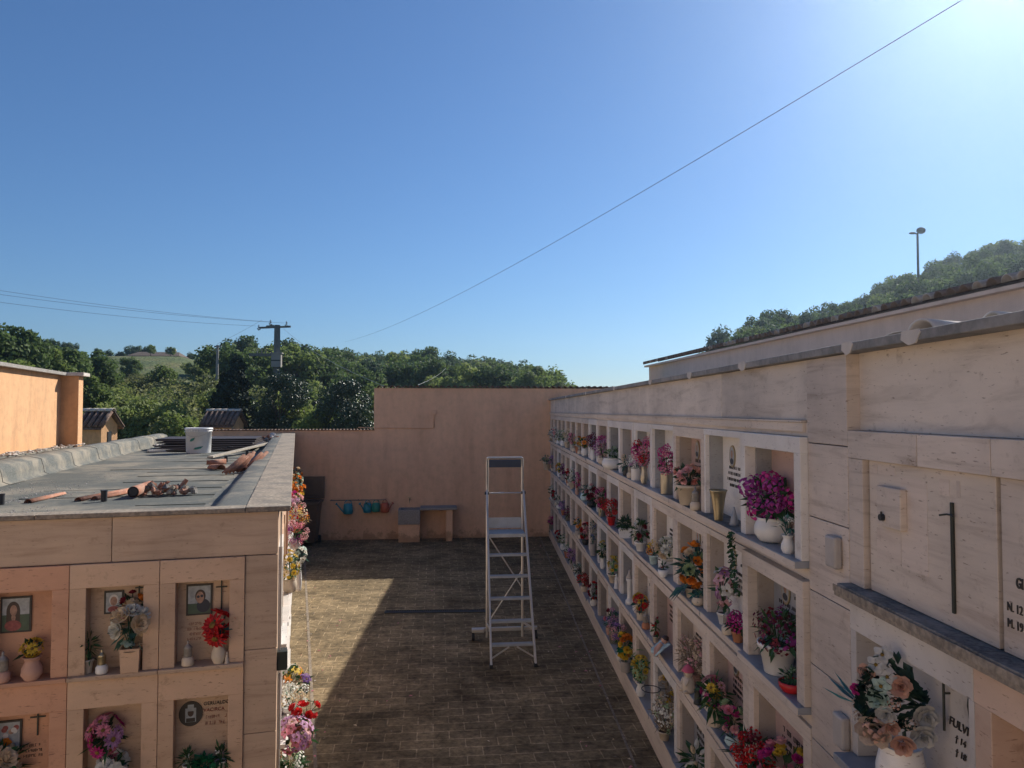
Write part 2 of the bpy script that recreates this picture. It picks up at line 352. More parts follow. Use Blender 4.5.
def make_ground():
    mb = MB(); vs = []; fs = []
    az = []
    a = -180.
    while a < 180: 
        az.append(a); a += 1.5 if -50 < a < 50 else 6
    rad = [0, 3, 8, 15, 25, 32, 38, 45, 52, 60, 68, 76, 84, 92, 100, 108, 116, 124, 132, 140, 150, 165, 190, 220, 260, 310, 370, 440]
    n = len(az)
    for r in rad:
        for q in az:
            x = r*sin(radians(q)); y = r*cos(radians(q)); vs.append((x, y, terrain(x, y)))
    for i in range(len(rad)-1):
        for k in range(n):
            k2 = (k+1) % n; fs.append((i*n+k, i*n+k2, (i+1)*n+k2, (i+1)*n+k))
    mb.add(vs, fs, 0, True)
    m, nt, b = newmat('grass_land'); L = nt.links
    tc = N(nt, 'ShaderNodeTexCoord'); n1 = N(nt, 'ShaderNodeTexNoise', Scale=.12, Detail=9.0, Roughness=.7)
    n2 = N(nt, 'ShaderNodeTexNoise', Scale=2.5, Detail=6.0); L.new(tc.outputs['Object'], n1.inputs['Vector']); L.new(tc.outputs['Object'], n2.inputs['Vector'])
    rp = ramp(nt, [(.35, (.05,.085,.02)), (.5, (.10,.135,.03)), (.62, (.16,.16,.05)), (.72, (.2,.15,.08))]); L.new(n1.outputs['Fac'], rp.inputs[0])
    r2 = ramp(nt, [(.3, (.55,.55,.55)), (.6, (1,1,1))]); L.new(n2.outputs['Fac'], r2.inputs[0])
    mul = N(nt, 'ShaderNodeMix', data_type='RGBA', blend_type='MULTIPLY'); mul.inputs[0].default_value = 1
    L.new(rp.outputs[0], mul.inputs[6]); L.new(r2.outputs[0], mul.inputs[7]); L.new(mul.outputs[2], b.inputs['Base Color']); b.inputs['Roughness'].default_value = .95
    bp = N(nt, 'ShaderNodeBump', Strength=1.0, Distance=.4); L.new(n2.outputs['Fac'], bp.inputs['Height']); L.new(bp.outputs[0], b.inputs['Normal'])
    tag(mb.build('ground', m), kind='structure')
make_ground()

# frames of the two walls and of the end wall
AR = radians(1.92); AL = radians(16.1); AB = radians(5.84); AF = radians(5.37)
def frame(px_n, ang, t=0):    # origin at lateral n, along t
    n = Vector((cos(ang), sin(ang), 0)); w = Vector((-sin(ang), cos(ang), 0)); return n*px_n + w*t
OR = frame(1.66, AR); OL = frame(-.12, AL, 5.60); OB = Vector((-5.38, 18.9, 0))
def toR(x, y, z): return OR + Vector((cos(AR), sin(AR), 0))*x + Vector((-sin(AR), cos(AR), 0))*y + Vector((0,0,z))
def toL(x, y, z): return OL + Vector((cos(AL), sin(AL), 0))*x + Vector((-sin(AL), cos(AL), 0))*y + Vector((0,0,z))
def toB(x, y, z): return OB + Vector((cos(AB), sin(AB), 0))*x + Vector((-sin(AB), cos(AB), 0))*y + Vector((0,0,z))
def wallB(px, py, off=0):     # local coordinates on end wall face (y=-off)
    d = ray(px, py); nrm = Vector((-sin(AB), cos(AB), 0)); o = OB - nrm*off
    p = CAM + d*((o-CAM).dot(nrm)/d.dot(nrm)); q = p-OB
    return q.x*cos(AB)+q.y*sin(AB), p.z
def locL(p):
    q = Vector(p)-OL; return Vector((q.x*cos(AL)+q.y*sin(AL), -q.x*sin(AL)+q.y*cos(AL), q.z))

# paving of the aisle
def paving():
    m, nt, b = newmat('mossy_block_paving'); L = nt.links
    tc = N(nt, 'ShaderNodeTexCoord'); mp = N(nt, 'ShaderNodeMapping'); mp.inputs['Rotation'].default_value = (0,0,-AB); L.new(tc.outputs['Object'], mp.inputs['Vector'])
    # slight wobble of the joints
    nw = N(nt, 'ShaderNodeTexNoise', Scale=3.0, Detail=3.0); L.new(tc.outputs['Object'], nw.inputs['Vector'])
    ad = N(nt, 'ShaderNodeVectorMath', operation='MULTIPLY_ADD'); ad.inputs[1].default_value = (.03,.03,0); L.new(nw.outputs['Color'], ad.inputs[0]); L.new(mp.outputs[0], ad.inputs[2])
    br = N(nt, 'ShaderNodeTexBrick', Scale=1.0); br.inputs['Brick Width'].default_value = .32; br.inputs['Row Height'].default_value = .19
    br.inputs['Mortar Size'].default_value = .0095; br.inputs['Mortar Smooth'].default_value = .7
    br.inputs['Color1'].default_value = (.31,.245,.15,1); br.inputs['Color2'].default_value = (.225,.178,.112,1); br.inputs['Mortar'].default_value = (.47,.38,.25,1)
    L.new(ad.outputs[0], br.inputs['Vector'])
    n1 = N(nt, 'ShaderNodeTexNoise', Scale=.9, Detail=9.0, Roughness=.72); L.new(tc.outputs['Object'], n1.inputs['Vector'])
    n2 = N(nt, 'ShaderNodeTexNoise', Scale=14.0, Detail=6.0, Roughness=.75); L.new(tc.outputs['Object'], n2.inputs['Vector'])
    mp5 = N(nt, 'ShaderNodeMapping'); mp5.inputs['Scale'].default_value = (1.0,1.5,1); L.new(tc.outputs['Object'], mp5.inputs['Vector'])
    n5 = N(nt, 'ShaderNodeTexNoise', Scale=2.6, Detail=9.0, Roughness=.78); L.new(mp5.outputs[0], n5.inputs['Vector'])
    r1 = ramp(nt, [(.34, (.42,.40,.36)), (.62, (1.12,1.1,1.08))]); L.new(n1.outputs['Fac'], r1.inputs[0])
    r2 = ramp(nt, [(.36, (.55,.54,.52)), (.6, (1.2,1.17,1.1))]); L.new(n2.outputs['Fac'], r2.inputs[0])
    r5 = ramp(nt, [(.38, (.6,.58,.54)), (.56, (1.1,1.08,1.06))]); L.new(n5.outputs['Fac'], r5.inputs[0])
    a = br.outputs['Color']
    for r in (r1, r2, r5):
        mul = N(nt, 'ShaderNodeMix', data_type='RGBA', blend_type='MULTIPLY'); mul.inputs[0].default_value = 1
        L.new(a, mul.inputs[6]); L.new(r.outputs[0], mul.inputs[7]); a = mul.outputs[2]
    L.new(a, b.inputs['Base Color']); b.inputs['Roughness'].default_value = .9
    b.inputs['Specular IOR Level'].default_value = .25
    bp = N(nt, 'ShaderNodeBump', Strength=.6, Distance=.012)
    mm = N(nt, 'ShaderNodeMath', operation='MULTIPLY_ADD'); mm.inputs[1].default_value = -.6; L.new(br.outputs['Fac'], mm.inputs[0]); L.new(n2.outputs['Fac'], mm.inputs[2])
    L.new(mm.outputs[0], bp.inputs['Height']); L.new(bp.outputs[0], b.inputs['Normal'])
    mb = MB(); g = 24
    x0, x1, y0, y1 = -9, 4.5, -4, 20.5
    mb.add([(x0,y0,0),(x1,y0,0),(x1,y1,0),(x0,y1,0)], [(0,1,2,3)])
    tag(mb.build('pavement', m), kind='structure')
    # pale joint strips along each wall
    s = MB()
    for y in [i*.5 for i in range(2, 39)]:
        a0 = toR(-.30, y, .004); a1 = toR(-.275, y, .004); b0 = toR(-.30, y+.492, .004); b1 = toR(-.275, y+.492, .004)
        s.add([a0, a1, b1, b0], [(0,1,2,3)])
    for y in [i*.5 for i in range(-4, 27)]:
        a0 = toL(.30, y, .004); a1 = toL(.335, y, .004); b0 = toL(.30, y+.492, .004); b1 = toL(.335, y+.492, .004)
        s.add([a0, a1, b1, b0], [(0,1,2,3)])
    ms = speckle('joint_strip', (.34,.28,.21), (.2,.16,.12), 25.0, .6, (.14,.11,.08), ps=3.0)
    tag(s.build('gutter', ms), kind='structure')
paving()
def drain():
    a = hitz(384, 613.5, 0); c = hitz(492, 612.5, 0); d = (c-a); L_ = d.length; ang = math.atan2(d.y, d.x)
    g = empty('drain_grate', (a.x, a.y, 0), ang, 'long narrow dark slotted metal drain grate set across the paving behind the ladder', 'drain grate')
    f = MB(); w = .16
    f.box(0, L_, 0, .015, .002, .012); f.box(0, L_, w-.015, w, .002, .012); f.box(0, .015, .015, w-.015, .002, .012); f.box(L_-.015, L_, .015, w-.015, .002, .012)
    f.build('frame', M['bronze'], g)
    s = MB(); n = int(L_/.035)
    for i in range(n):
        x = .02 + i*(L_-.04)/n; s.box(x, x+.014, .0151, w-.0151, .003, .009)
    s.build('grating', M['bronze'], g)
    q = MB(); q.add([(.015,.015,.0018),(L_-.015,.015,.0018),(L_-.015,w-.015,.0018),(.015,w-.015,.0018)], [(0,1,2,3)]); q.build('channel', M['blackp'], g)
drain()

# ---------------------------------------------------------------- end wall
def half_tile(mb, Mx, L_, r0, r1, m=0, n=6, th=.012):
    vs = []; fs = []
    for (y, r) in ((0, r0), (L_, r1)):
        for k in range(n+1):
            a = pi*k/n; vs.append((r*cos(a), y, r*sin(a)))
        for k in range(n+1):
            a = pi*k/n; vs.append(((r-th)*cos(a), y, (r-th)*sin(a)))
    q = n+1
    for k in range(n):
        fs.append((k, 2*q+k, 2*q+k+1, k+1)); fs.append((q+k, q+k+1, 3*q+k+1, 3*q+k))
        fs.append((k, k+1, q+k+1, q+k)); fs.append((2*q+k, 3*q+k, 3*q+k+1, 2*q+k+1))
    fs.append((0, q, 3*q, 2*q)); fs.append((n, 2*q+n, 3*q+n, q+n))
    mb.add(vs, fs, m, True, Mx)
def end_wall():
    w = empty('boundary_wall', OB, AB, 'tall peach plastered end wall closing the aisle, with a lower left part and tile capping', 'wall')
    xs, _ = wallB(374, 410); zt = H+.575; zl = H-.505; xr = 9.3
    b = MB()
    xl, _ = wallB(197, 430); b.box(xl, xs, 0, .28, -.3, zl); b.box(xs, xr, 0, .28, -.3, zt)
    b.build('wall', M['peach'], w)
    c = MB(); x = xl
    while x < xs-.1:
        Mx = Matrix.Translation((x+.09, -.05, zl)) @ Matrix.Rotation(radians(R.uniform(-2,2)), 4, 'Z'); half_tile(c, Mx, .36, .032+R.uniform(0,.006), .03); x += .085
    x = xs+.05
    while x < xr:
        Mx = Matrix.Translation((x+.09, -.05, zt)) @ Matrix.Rotation(radians(R.uniform(-2,2)), 4, 'Z'); half_tile(c, Mx, .40, .065+R.uniform(0,.01), .06); x += .16
    c.build('tile_cap', M['tile'], w)
    # low dirty line at foot and the conduit with its box
    x1, z1 = wallB(378, 427); x2, z2 = wallB(434, 428.5); x3, z3 = wallB(434, 413)
    t = MB(); t.tube([(x1-.5, -.012, z1-.01), (x2-.05, -.012, z2), (x2, -.012, z2+.03), (x3, -.012, z3)], .011, 6); t.build('conduit', M['peach'], w)
    q = MB(); q.box(x3-.05, x3+.05, -.05, -.002, z3-.04, z3+.06); q.build('junction_box', M['peach'], w, .004)
end_wall()
# ---------------------------------------------------------------- right columbarium
PW = .915; Y0 = 3.79; NC = 17
SZ = [2.508, 1.770, 1.030, .262]           # shelf tops of the four rows
OH = .550                                 # opening height
def marks(mb, ox, oz, w, h, rows, put, rnd, m=0, fill=.75):
    """rows of short letter strokes on a slab; put(u, v, du, dv) adds a raised stroke"""
    lh = h/rows
    for r in range(rows):
        u = rnd.uniform(0, .12)*w; end = w*(1-rnd.uniform(0, .25))
        z = oz + h - (r+1)*lh
        ch = lh*.5
        while u < end:
            cw = ch*rnd.uniform(.35, .6)
            if rnd.random() > .14:
                k = rnd.random(); st = ch*.11
                if k < .5: put(ox+u, z, st, ch)
                if k > .3: put(ox+u+cw-st, z, st, ch)
                if rnd.random() < .5: put(ox+u, z+ch-st, cw, st)
                if rnd.random() < .5: put(ox+u, z+ch*.45, cw, st)
                if rnd.random() < .4: put(ox+u, z, cw, st)
            u += cw*1.45
WHITE_R0 = {0,1,3,4,5,6,8}
def niche_R(root, r, k, near=False):
    rnd = random.Random(1000+r*40+k)
    y = Y0 + k*PW; z = SZ[r]
    fr = 'trav2'; sm = 'shelfm'; pl = 'trav2'
    if (r == 0 and k in WHITE_R0) or (r, k) in {(1,4),(1,6),(2,5),(3,3)}: fr = 'marble'
    elif (r, k) in {(1,0),(2,0),(2,1),(1,2),(2,2)}: fr = 'trav2'
    elif rnd.random() < .3: fr = rnd.choice(['marble', 'trav', 'pinkm'])
    pl = rnd.choice(['marb2', 'trav', 'greym', 'pinkm', 'greym', 'rev'])
    if (r, k) in {(1,8),(3,5),(2,8),(3,10),(2,13)}: pl = 'granite'
    if (r, k) in {(0,1),(0,3),(1,1),(0,4),(1,3),(1,5),(2,4),(2,3)}: pl = 'marble'
    if (r, k) == (0,0): pl = 'pinkm'
    if (r, k) in {(2,3)}: pl = 'pinkm'
    pr = rnd.uniform(.004, .018); jw = rnd.uniform(.075, .10)
    if (r, k) == (0,0): pr = .05; jw = .085
    if (r, k) == (1,0): pr = .045; jw = .095
    thin = (r, k) in {(0,1),(0,3),(1,1)}
    if thin: jw = .035
    g = .0015; zt = z+OH+.085 - (0 if not (r == 0 and k == 0) else 0)
    f = MB()
    oh = OH + (.04 if thin else 0); 
    f.box(-pr, .02, y+g, y+jw, z, z+oh); f.box(-pr, .02, y+PW-jw, y+PW-g, z, z+oh)
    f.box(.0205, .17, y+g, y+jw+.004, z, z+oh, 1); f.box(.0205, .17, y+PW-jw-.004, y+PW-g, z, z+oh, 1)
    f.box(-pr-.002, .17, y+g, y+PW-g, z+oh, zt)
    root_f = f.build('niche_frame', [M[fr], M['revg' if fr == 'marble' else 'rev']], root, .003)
    s = MB(); sp = rnd.uniform(.05, .075); st = .038
    if (r, k) == (0,0): sp = .085
    if (r, k) == (1,0): sp = .08
    s.box(-sp, .17, y+.002, y+PW-.002, z-st, z-.0005, 1 if False else 0)
    s.build('shelf', M['shelfd' if (r, k) in {(0,1),(0,2)} else sm], root_f, .003)
    e = MB(); e.box(-sp-.003, -sp+.012, y+.003, y+PW-.003, z-st-.002, z-.004); e.build('shelf_edge', M['trav2'], root_f)
    # the band under the shelf is stone of the wall
    p = MB(); p.box(.12, .168, y+jw, y+PW-jw, z, z+oh); p.build('plaque', M[pl], root_f)
    L_ = MB()
    def put(u, v, du, dv): L_.box(.1165, .1199, (y+PW-jw)-u-du, (y+PW-jw)-u, v, v+dv)
    ow = PW-2*jw
    dens = k < 12
    if dens and rnd.random() < (1 if k < 5 else .7) and (r, k) != (0,0):
        marks(L_, ow*.12, z+.22, ow*.7, .17, rnd.choice([3,4]), put, rnd)
        L_.build('lettering', M['ink' if pl != 'granite' else 'brass'], root_f)
    if dens:
        c = MB(); yc = y+PW-jw-ow*(.55 if rnd.random() < .5 else .8); zc = z+.5
        hh = rnd.uniform(.16, .26)
        if (r, k) == (0,0): yc = y+PW*.36; hh = .34; zc = z+.53
        c.box(.104, .118, yc-.009, yc+.009, zc-hh, zc); c.box(.104, .118, yc-.05, yc+.05, zc-.075, zc-.06)
        c.build('cross', M['bronze'], root_f)
        if rnd.random() < .75 and (r, k) != (0,0):
            o = MB(); yo = y+PW-jw-ow*.28
            o.disc((.119, yo, z+.44), (-1,0,0), .06, .08, 0, 22, th=.008); o.disc((.1105, yo, z+.44), (-1,0,0), .048, .068, 1, 22)
            o.disc((.1095, yo, z+.455), (-1,0,0), .022, .03, 2, 14); o.disc((.109, yo, z+.405), (-1,0,0), .036, .022, 3, 14)
            o.build('portrait', [M['brass'], M['paper'], M['skin'], M['clothk']], root_f)
def right_block():
    root = empty('columbarium', OR, AR, 'long travertine niche wall on the right side of the aisle, four rows of flowered niches', 'columbarium')
    zc = H + .262; yN = -1.4; yE = Y0 + NC*PW + .3
    core = MB()
    core.box(.171, 2.9, yN, yE, 0, zc-.002)
    core.build('core', M['trav3'], root)
    # plinth, bands between rows, near pillar, end pillar
    b = MB()
    b.box(-.045, .17, Y0, yE, 0, SZ[3]-.04)
    for r in range(4):
        zt = SZ[r]+OH+.0865
        top = SZ[r-1]-.040 if r else 3.215
        b.box(0, .17, Y0, Y0+NC*PW, zt, top)
    b.box(0, .17, Y0+NC*PW+.001, yE, SZ[3]-.039, 3.215)
    b.build('band', M['trav2'], root, .002)
    q = MB(); q.box(-.028, .17, Y0+.04, yE, 3.217, 3.229); q.box(-.02, .0, Y0+.04, yE, 3.17, 3.216); q.build('ledge', M['trav2'], root, .002)
    f = MB(); y = Y0; 
    while y < yE-.01:
        y2 = min(y+1.45, yE); f.box(.006, .17, y+.003, y2-.003, 3.230, zc); y = y2
    f.build('fascia', M['trav3'], root, .002)
    # pilaster with courses
    p = MB(); z = 0; i = 0
    ya, yb = 3.365, Y0-.002
    hs = .372; z = 3.115
    zs = [zc]; 
    while z > .05: zs.append(z); z -= hs
    zs.append(0)
    for a, c in zip(zs, zs[1:]): p.box(-.012, .17, ya, yb, c+.0025, a-.0025)
    p.build('pilaster', M['trav'], root, .002)
    # near bay ---------------------------------------------------
    nb = MB()
    nb.box(.05, .17, yN, ya-.001, 3.19, zc)                        # recessed fascia
    nb.build('recessed_fascia', M['trav3'], root)
    bd = MB(); y = ya-.001
    for w in (.55, .42, .8, .8, .8, .8): bd.box(-.012, .17, y-w+.002, y-.002, 3.065, 3.188); y -= w
    bd.build('band', M['trav'], root, .002)
    y = 3.23; PWn = .835
    first = None
    for i in range(5):
        s = MB(); s.box(.012, .17, y-PWn+.010, y-.012, 2.502, 3.062)
        sl = s.build('sealed_slab', M['trav2' if i == 0 else 'trav'], root, .002)
        if i == 0:
            c = MB(); c.box(.002, .0115, 2.624, 2.638, 2.556, 2.95); c.tube([(-.018,2.668,2.900),(-.002,2.648,2.906),(-.002,2.614,2.906),(-.018,2.594,2.900)], .004, 6)
            c.build('cross', M['bronze'], sl, .002)
            m_ = MB(); m_.box(-.018, .0115, 2.925, 3.105, 2.80, 2.965); lamp = m_.build('lamp_box', M['trav'], sl, .004)
            kn = MB(); kn.tube([(-.0185, 3.05, 2.838), (-.035, 3.05, 2.838)], .014, 10); kn.tube([(-.028, 3.05, 2.838), (-.028, 3.05, 2.862)], .004, 6); kn.build('knob', M['blackp'], sl)
            ol = MB(); 
            for (ya_, yb_, za_, zb_) in ((.03,.06,.5,.54),(.07,.2,.5,.54),(.24,.42,.14,.5),(.50,.56,.46,.52),(.60,.62,.46,.52),(.05,.235,.14,.27)):
                ol.box(.0108, .0118, y-yb_-.02, y-ya_-.02, 2.51+za_, 2.51+zb_)
            ol.build('glue_marks', travertine('travertine_scar', (.60,.50,.42), (.52,.42,.35), stain=.2), sl)
        y -= PWn
    sp_ = MB(); sp_.box(-.010, .17, 3.235, 3.3625, 2.50, 3.063); sp_.build('pier_strip', M['trav'], root, .002)
    gap = MB(); gap.box(.05, .17, yN, ya-.002, 2.50, 3.064); gap.build('backing', M['shelfd'], root)
    lg = MB(); y = ya+.03
    for w in (1.0, .8, .9, 1.0): lg.box(-.075+.004*w, .17, y-w+.002, y-.002 if y < ya else ya-.001, 2.462, 2.498); y -= w
    lo = lg.build('ledge', M['shelfd'], root, .003)
    lge = MB(); lge.box(-.075, .0, yN, ya+.02, 2.440, 2.461); lge.box(-.079, -.0755, yN, ya+.024, 2.458, 2.490); lge.build('ledge_drip', M['coping'], root, .002)
    # niche below with the great bouquet, and the next one
    zr = 1.745; zt = 2.439
    for i in range(3):
        y1 = ya-.002-i*.86; y0 = y1-.858
        f = MB(); jw = .085; jf = .05 if i == 0 else .085; oh = .55
        f.box(-.012, .17, y1-jf, y1, zr, zr+oh); f.box(-.012, .17, y0, y0+jw*.35, zr, zr+oh); f.box(-.014, .17, y0, y1, zr+oh, zt)
        fo = f.build('niche_frame', M['marb2' if i == 0 else 'travP'], root, .003)
        p = MB(); p.box(.11, .168, y0+jw*.35, y1-jf, zr, zr+oh); p.build('plaque', M['marb2' if i == 0 else 'pinkm'], fo)
        s = MB(); s.box(-.10, .17, y0, y1, zr-.04, zr-.001); s.build('shelf', M['shelfm'], fo, .003)
        l = MB(); l.box(0, .17, y0, y1, 1.0, zr-.041); l.build('lower_slab', M['travP' if i else 'trav2'], fo)
        if i == 0:
            cr = MB(); yc = 2.83
            cr.tube([(.085, yc, 2.06), (.085, yc, 2.265)], .005, 8); cr.tube([(.085, yc+.03, 2.268), (.085, yc-.03, 2.268)], .006, 8); cr.tube([(.085, yc, 2.2), (.11, yc, 2.2)], .004, 6)
            cr.build('torch_cross', M['bronze'], fo)
            fl = MB(); fl.tube([(.10, 2.70, 2.15), (.10, 2.706, 2.20), (.10, 2.70, 2.255)], [.002,.005,.003], 6); fl.tube([(.10, 2.69, 2.165), (.10, 2.693, 2.21), (.10, 2.688, 2.25)], [.002,.004,.002], 6)
            fl.build('flame_ornament', M['bronze'], fo)
    # metal/slate cap with mortar dabs
    c = MB(); y = yN
    while y < yE: c.box(-.05, .62, y+.002, min(y+2.4, yE)-.002, zc+.001, zc+.040); y += 2.4
    c.build('cap', M['cap'], root, .004)
    for y in (2.77, 3.27, 4.64, 5.87, 7.3, 9.4, 12.1, 15.2):
        rr = random.Random(int(y*10)); d = MB(); w = rr.uniform(.05,.075)
        pts = [(-.054, y-w, zc+.030), (-.054, y-w*.5, zc-.008), (-.054, y+w*.2, zc-.014), (-.054, y+w, zc+.012), (-.054, y+w*.9, zc+.043), (-.054, y-w*.8, zc+.043)]
        q = [(.03, p[1], zc+.0435) for p in pts[-2:]]
        d.add(pts+[(p[0]+.006, p[1], p[2]) for p in pts], [(0,1,2,3,4,5), (11,10,9,8,7,6)]+[(i, 6+i, 6+(i+1) % 6, (i+1) % 6) for i in range(6)])
        d.build('mortar_dab', M['mortar'], root)
    for r in range(4):
        for k in range(NC): niche_R(root, r, k)
    # wall-mounted boxes on the pilaster
    for i, (px, py, d_) in enumerate(((836, 554, 'upper'), (841, 736, 'lower'))):
        ang = atan((px-512)/F)+AR; t = 1.65/tan(ang); zz = at(px, py, t*cos(AR)).z
        x = MB(); x.box(-.055, -.013, t-.05, t+.05, zz-.075, zz+.075)
        o = x.build('wall_lamp', M['greyp'], None, .012); o.location = OR; o.rotation_euler.z = AR
        tag(o, 'small pale lamp box on the pilaster, '+('upper one, level with the top niches' if i == 0 else 'lower one, beside the large rose bouquet'), 'wall lamp')
    return root
def text(body, Mx, size, mat, parent, name='lettering', ext=.002, shear=0, off=0):
    cu = bpy.data.curves.new(name, 'FONT'); cu.body = body; cu.size = size; cu.extrude = ext; cu.shear = shear; cu.offset = off
    t = bpy.data.objects.new('tmp', cu); COL.objects.link(t)
    dg = bpy.context.evaluated_depsgraph_get(); me = bpy.data.meshes.new_from_object(t.evaluated_get(dg))
    bpy.data.objects.remove(t)
    for v in me.vertices: v.co = Mx @ v.co
    me.materials.clear(); me.materials.append(mat)
    o = bpy.data.objects.new(name, me); COL.objects.link(o); o.parent = parent; return o
def MRn(x, y, z, k=.62): return MR(x, y, z) @ Matrix.Diagonal((k,1,1,1))
def MR(x, y, z): return Matrix(((0,0,-1,x),(-1,0,0,y),(0,1,0,z),(0,0,0,1)))
def ML(x, y, z): return Matrix(((1,0,0,x),(0,0,-1,y),(0,1,0,z),(0,0,0,1)))
rb = right_block()
slabs = [c for c in rb.children if c.name.startswith('sealed_slab')]
nfr = [c for c in rb.children if c.name.startswith('niche_frame')]
text('GI', MRn(.010, 2.318, 2.722, .7), .046, M['ink'], slabs[1], off=.001)
text('N. 12', MRn(.010, 2.362, 2.640, .78), .040, M['ink'], slabs[1], off=.0)
text('M. 19', MRn(.010, 2.362, 2.588, .78), .040, M['ink'], slabs[1], off=.0)
plq = nfr[0]
text('FULVI', MR(.106, 2.835, 2.085), .046, M['ink'], plq, shear=.2)
text('† 14', MR(.106, 2.80, 2.035), .036, M['ink'], plq, shear=.2)
text('† 18', MR(.106, 2.80, 1.985), .036, M['ink'], plq, shear=.2)

# ---------------------------------------------------------------- peach building with tiled roof behind
def back_building():
    o = frame(6.0, AF); root = empty('peach_building', o, AF, 'long pinkish plastered building with a tiled roof behind the right niche wall', 'building')
    ze = H+1.31; ye = 21.2; sl = tan(radians(13))
    b = MB(); b.box(0, 5, -4, ye, 0, ze-.05); b.build('wall', M['buildr'], root)
    e = MB(); e.box(-.12, .0, -4, ye+.08, ze-.05, ze-.005); e.build('eave', M['buildr'], root)
    s = MB(); s.add([(-.04,-4,ze),(5.2,-4,ze+5.34*sl),(5.2,ye+.1,ze+5.34*sl),(-.04,ye+.1,ze),(-.04,-4,ze-.03),(5.2,-4,ze+5.34*sl-.03),(5.2,ye+.1,ze+5.34*sl-.03),(-.04,ye+.1,ze-.03)],
        [(0,1,2,3),(7,6,5,4),(0,3,7,4),(2,1,5,6),(3,2,6,7),(1,0,4,5)]); s.build('roof_deck', M['tile'], root)
    t = MB(); y = -4; i = 0
    while y < ye+.1:
        for j in range(4):
            L_ = .5 if j == 0 else 1.6
            x0 = -.16 if j == 0 else .28+(j-1)*1.6
            Mx = Matrix.Translation((x0, y, ze+.015+max(0,x0+.14)*sl+(.012 if j == 0 else 0))) @ Matrix.Rotation(-radians(13), 4, 'Y') @ Matrix.Rotation(-pi/2, 4, 'Z')
            light = R.random() < .16
            half_tile(t, Mx, L_, .085, .07, 1 if light else 0, 5)
        y += .215
    t.build('roof_tiles', [M['tileb'], M['tilel']], root)
back_building()
# a few loose curved tiles lying on the cap of the niche wall
def loose_cap_tiles():
    for (x, y, L_, rz, lab) in ((.03, 2.84, .30, -80, 'whitish curved roof tile lying on top of the niche wall, the larger of two'), (.16, 2.62, .2, -95, 'small whitish curved roof tile on top of the niche wall near the right edge'), (.05, 3.02, .14, -60, 'low flat mortar-covered tile piece on the cap left of the larger curved tile')):
        m = MB(); half_tile(m, Matrix.Identity(4), L_, .075, .055, 0, 8)
        o = m.build('roof_tile', M['mortar'])
        o.location = toR(x, y, H+.262+.041); o.rotation_euler = (0, 0, AR+radians(rz)); o.scale = (1,1,.35 if L_ < .15 else .75)
        tag(o, lab, 'roof tile')
loose_cap_tiles()

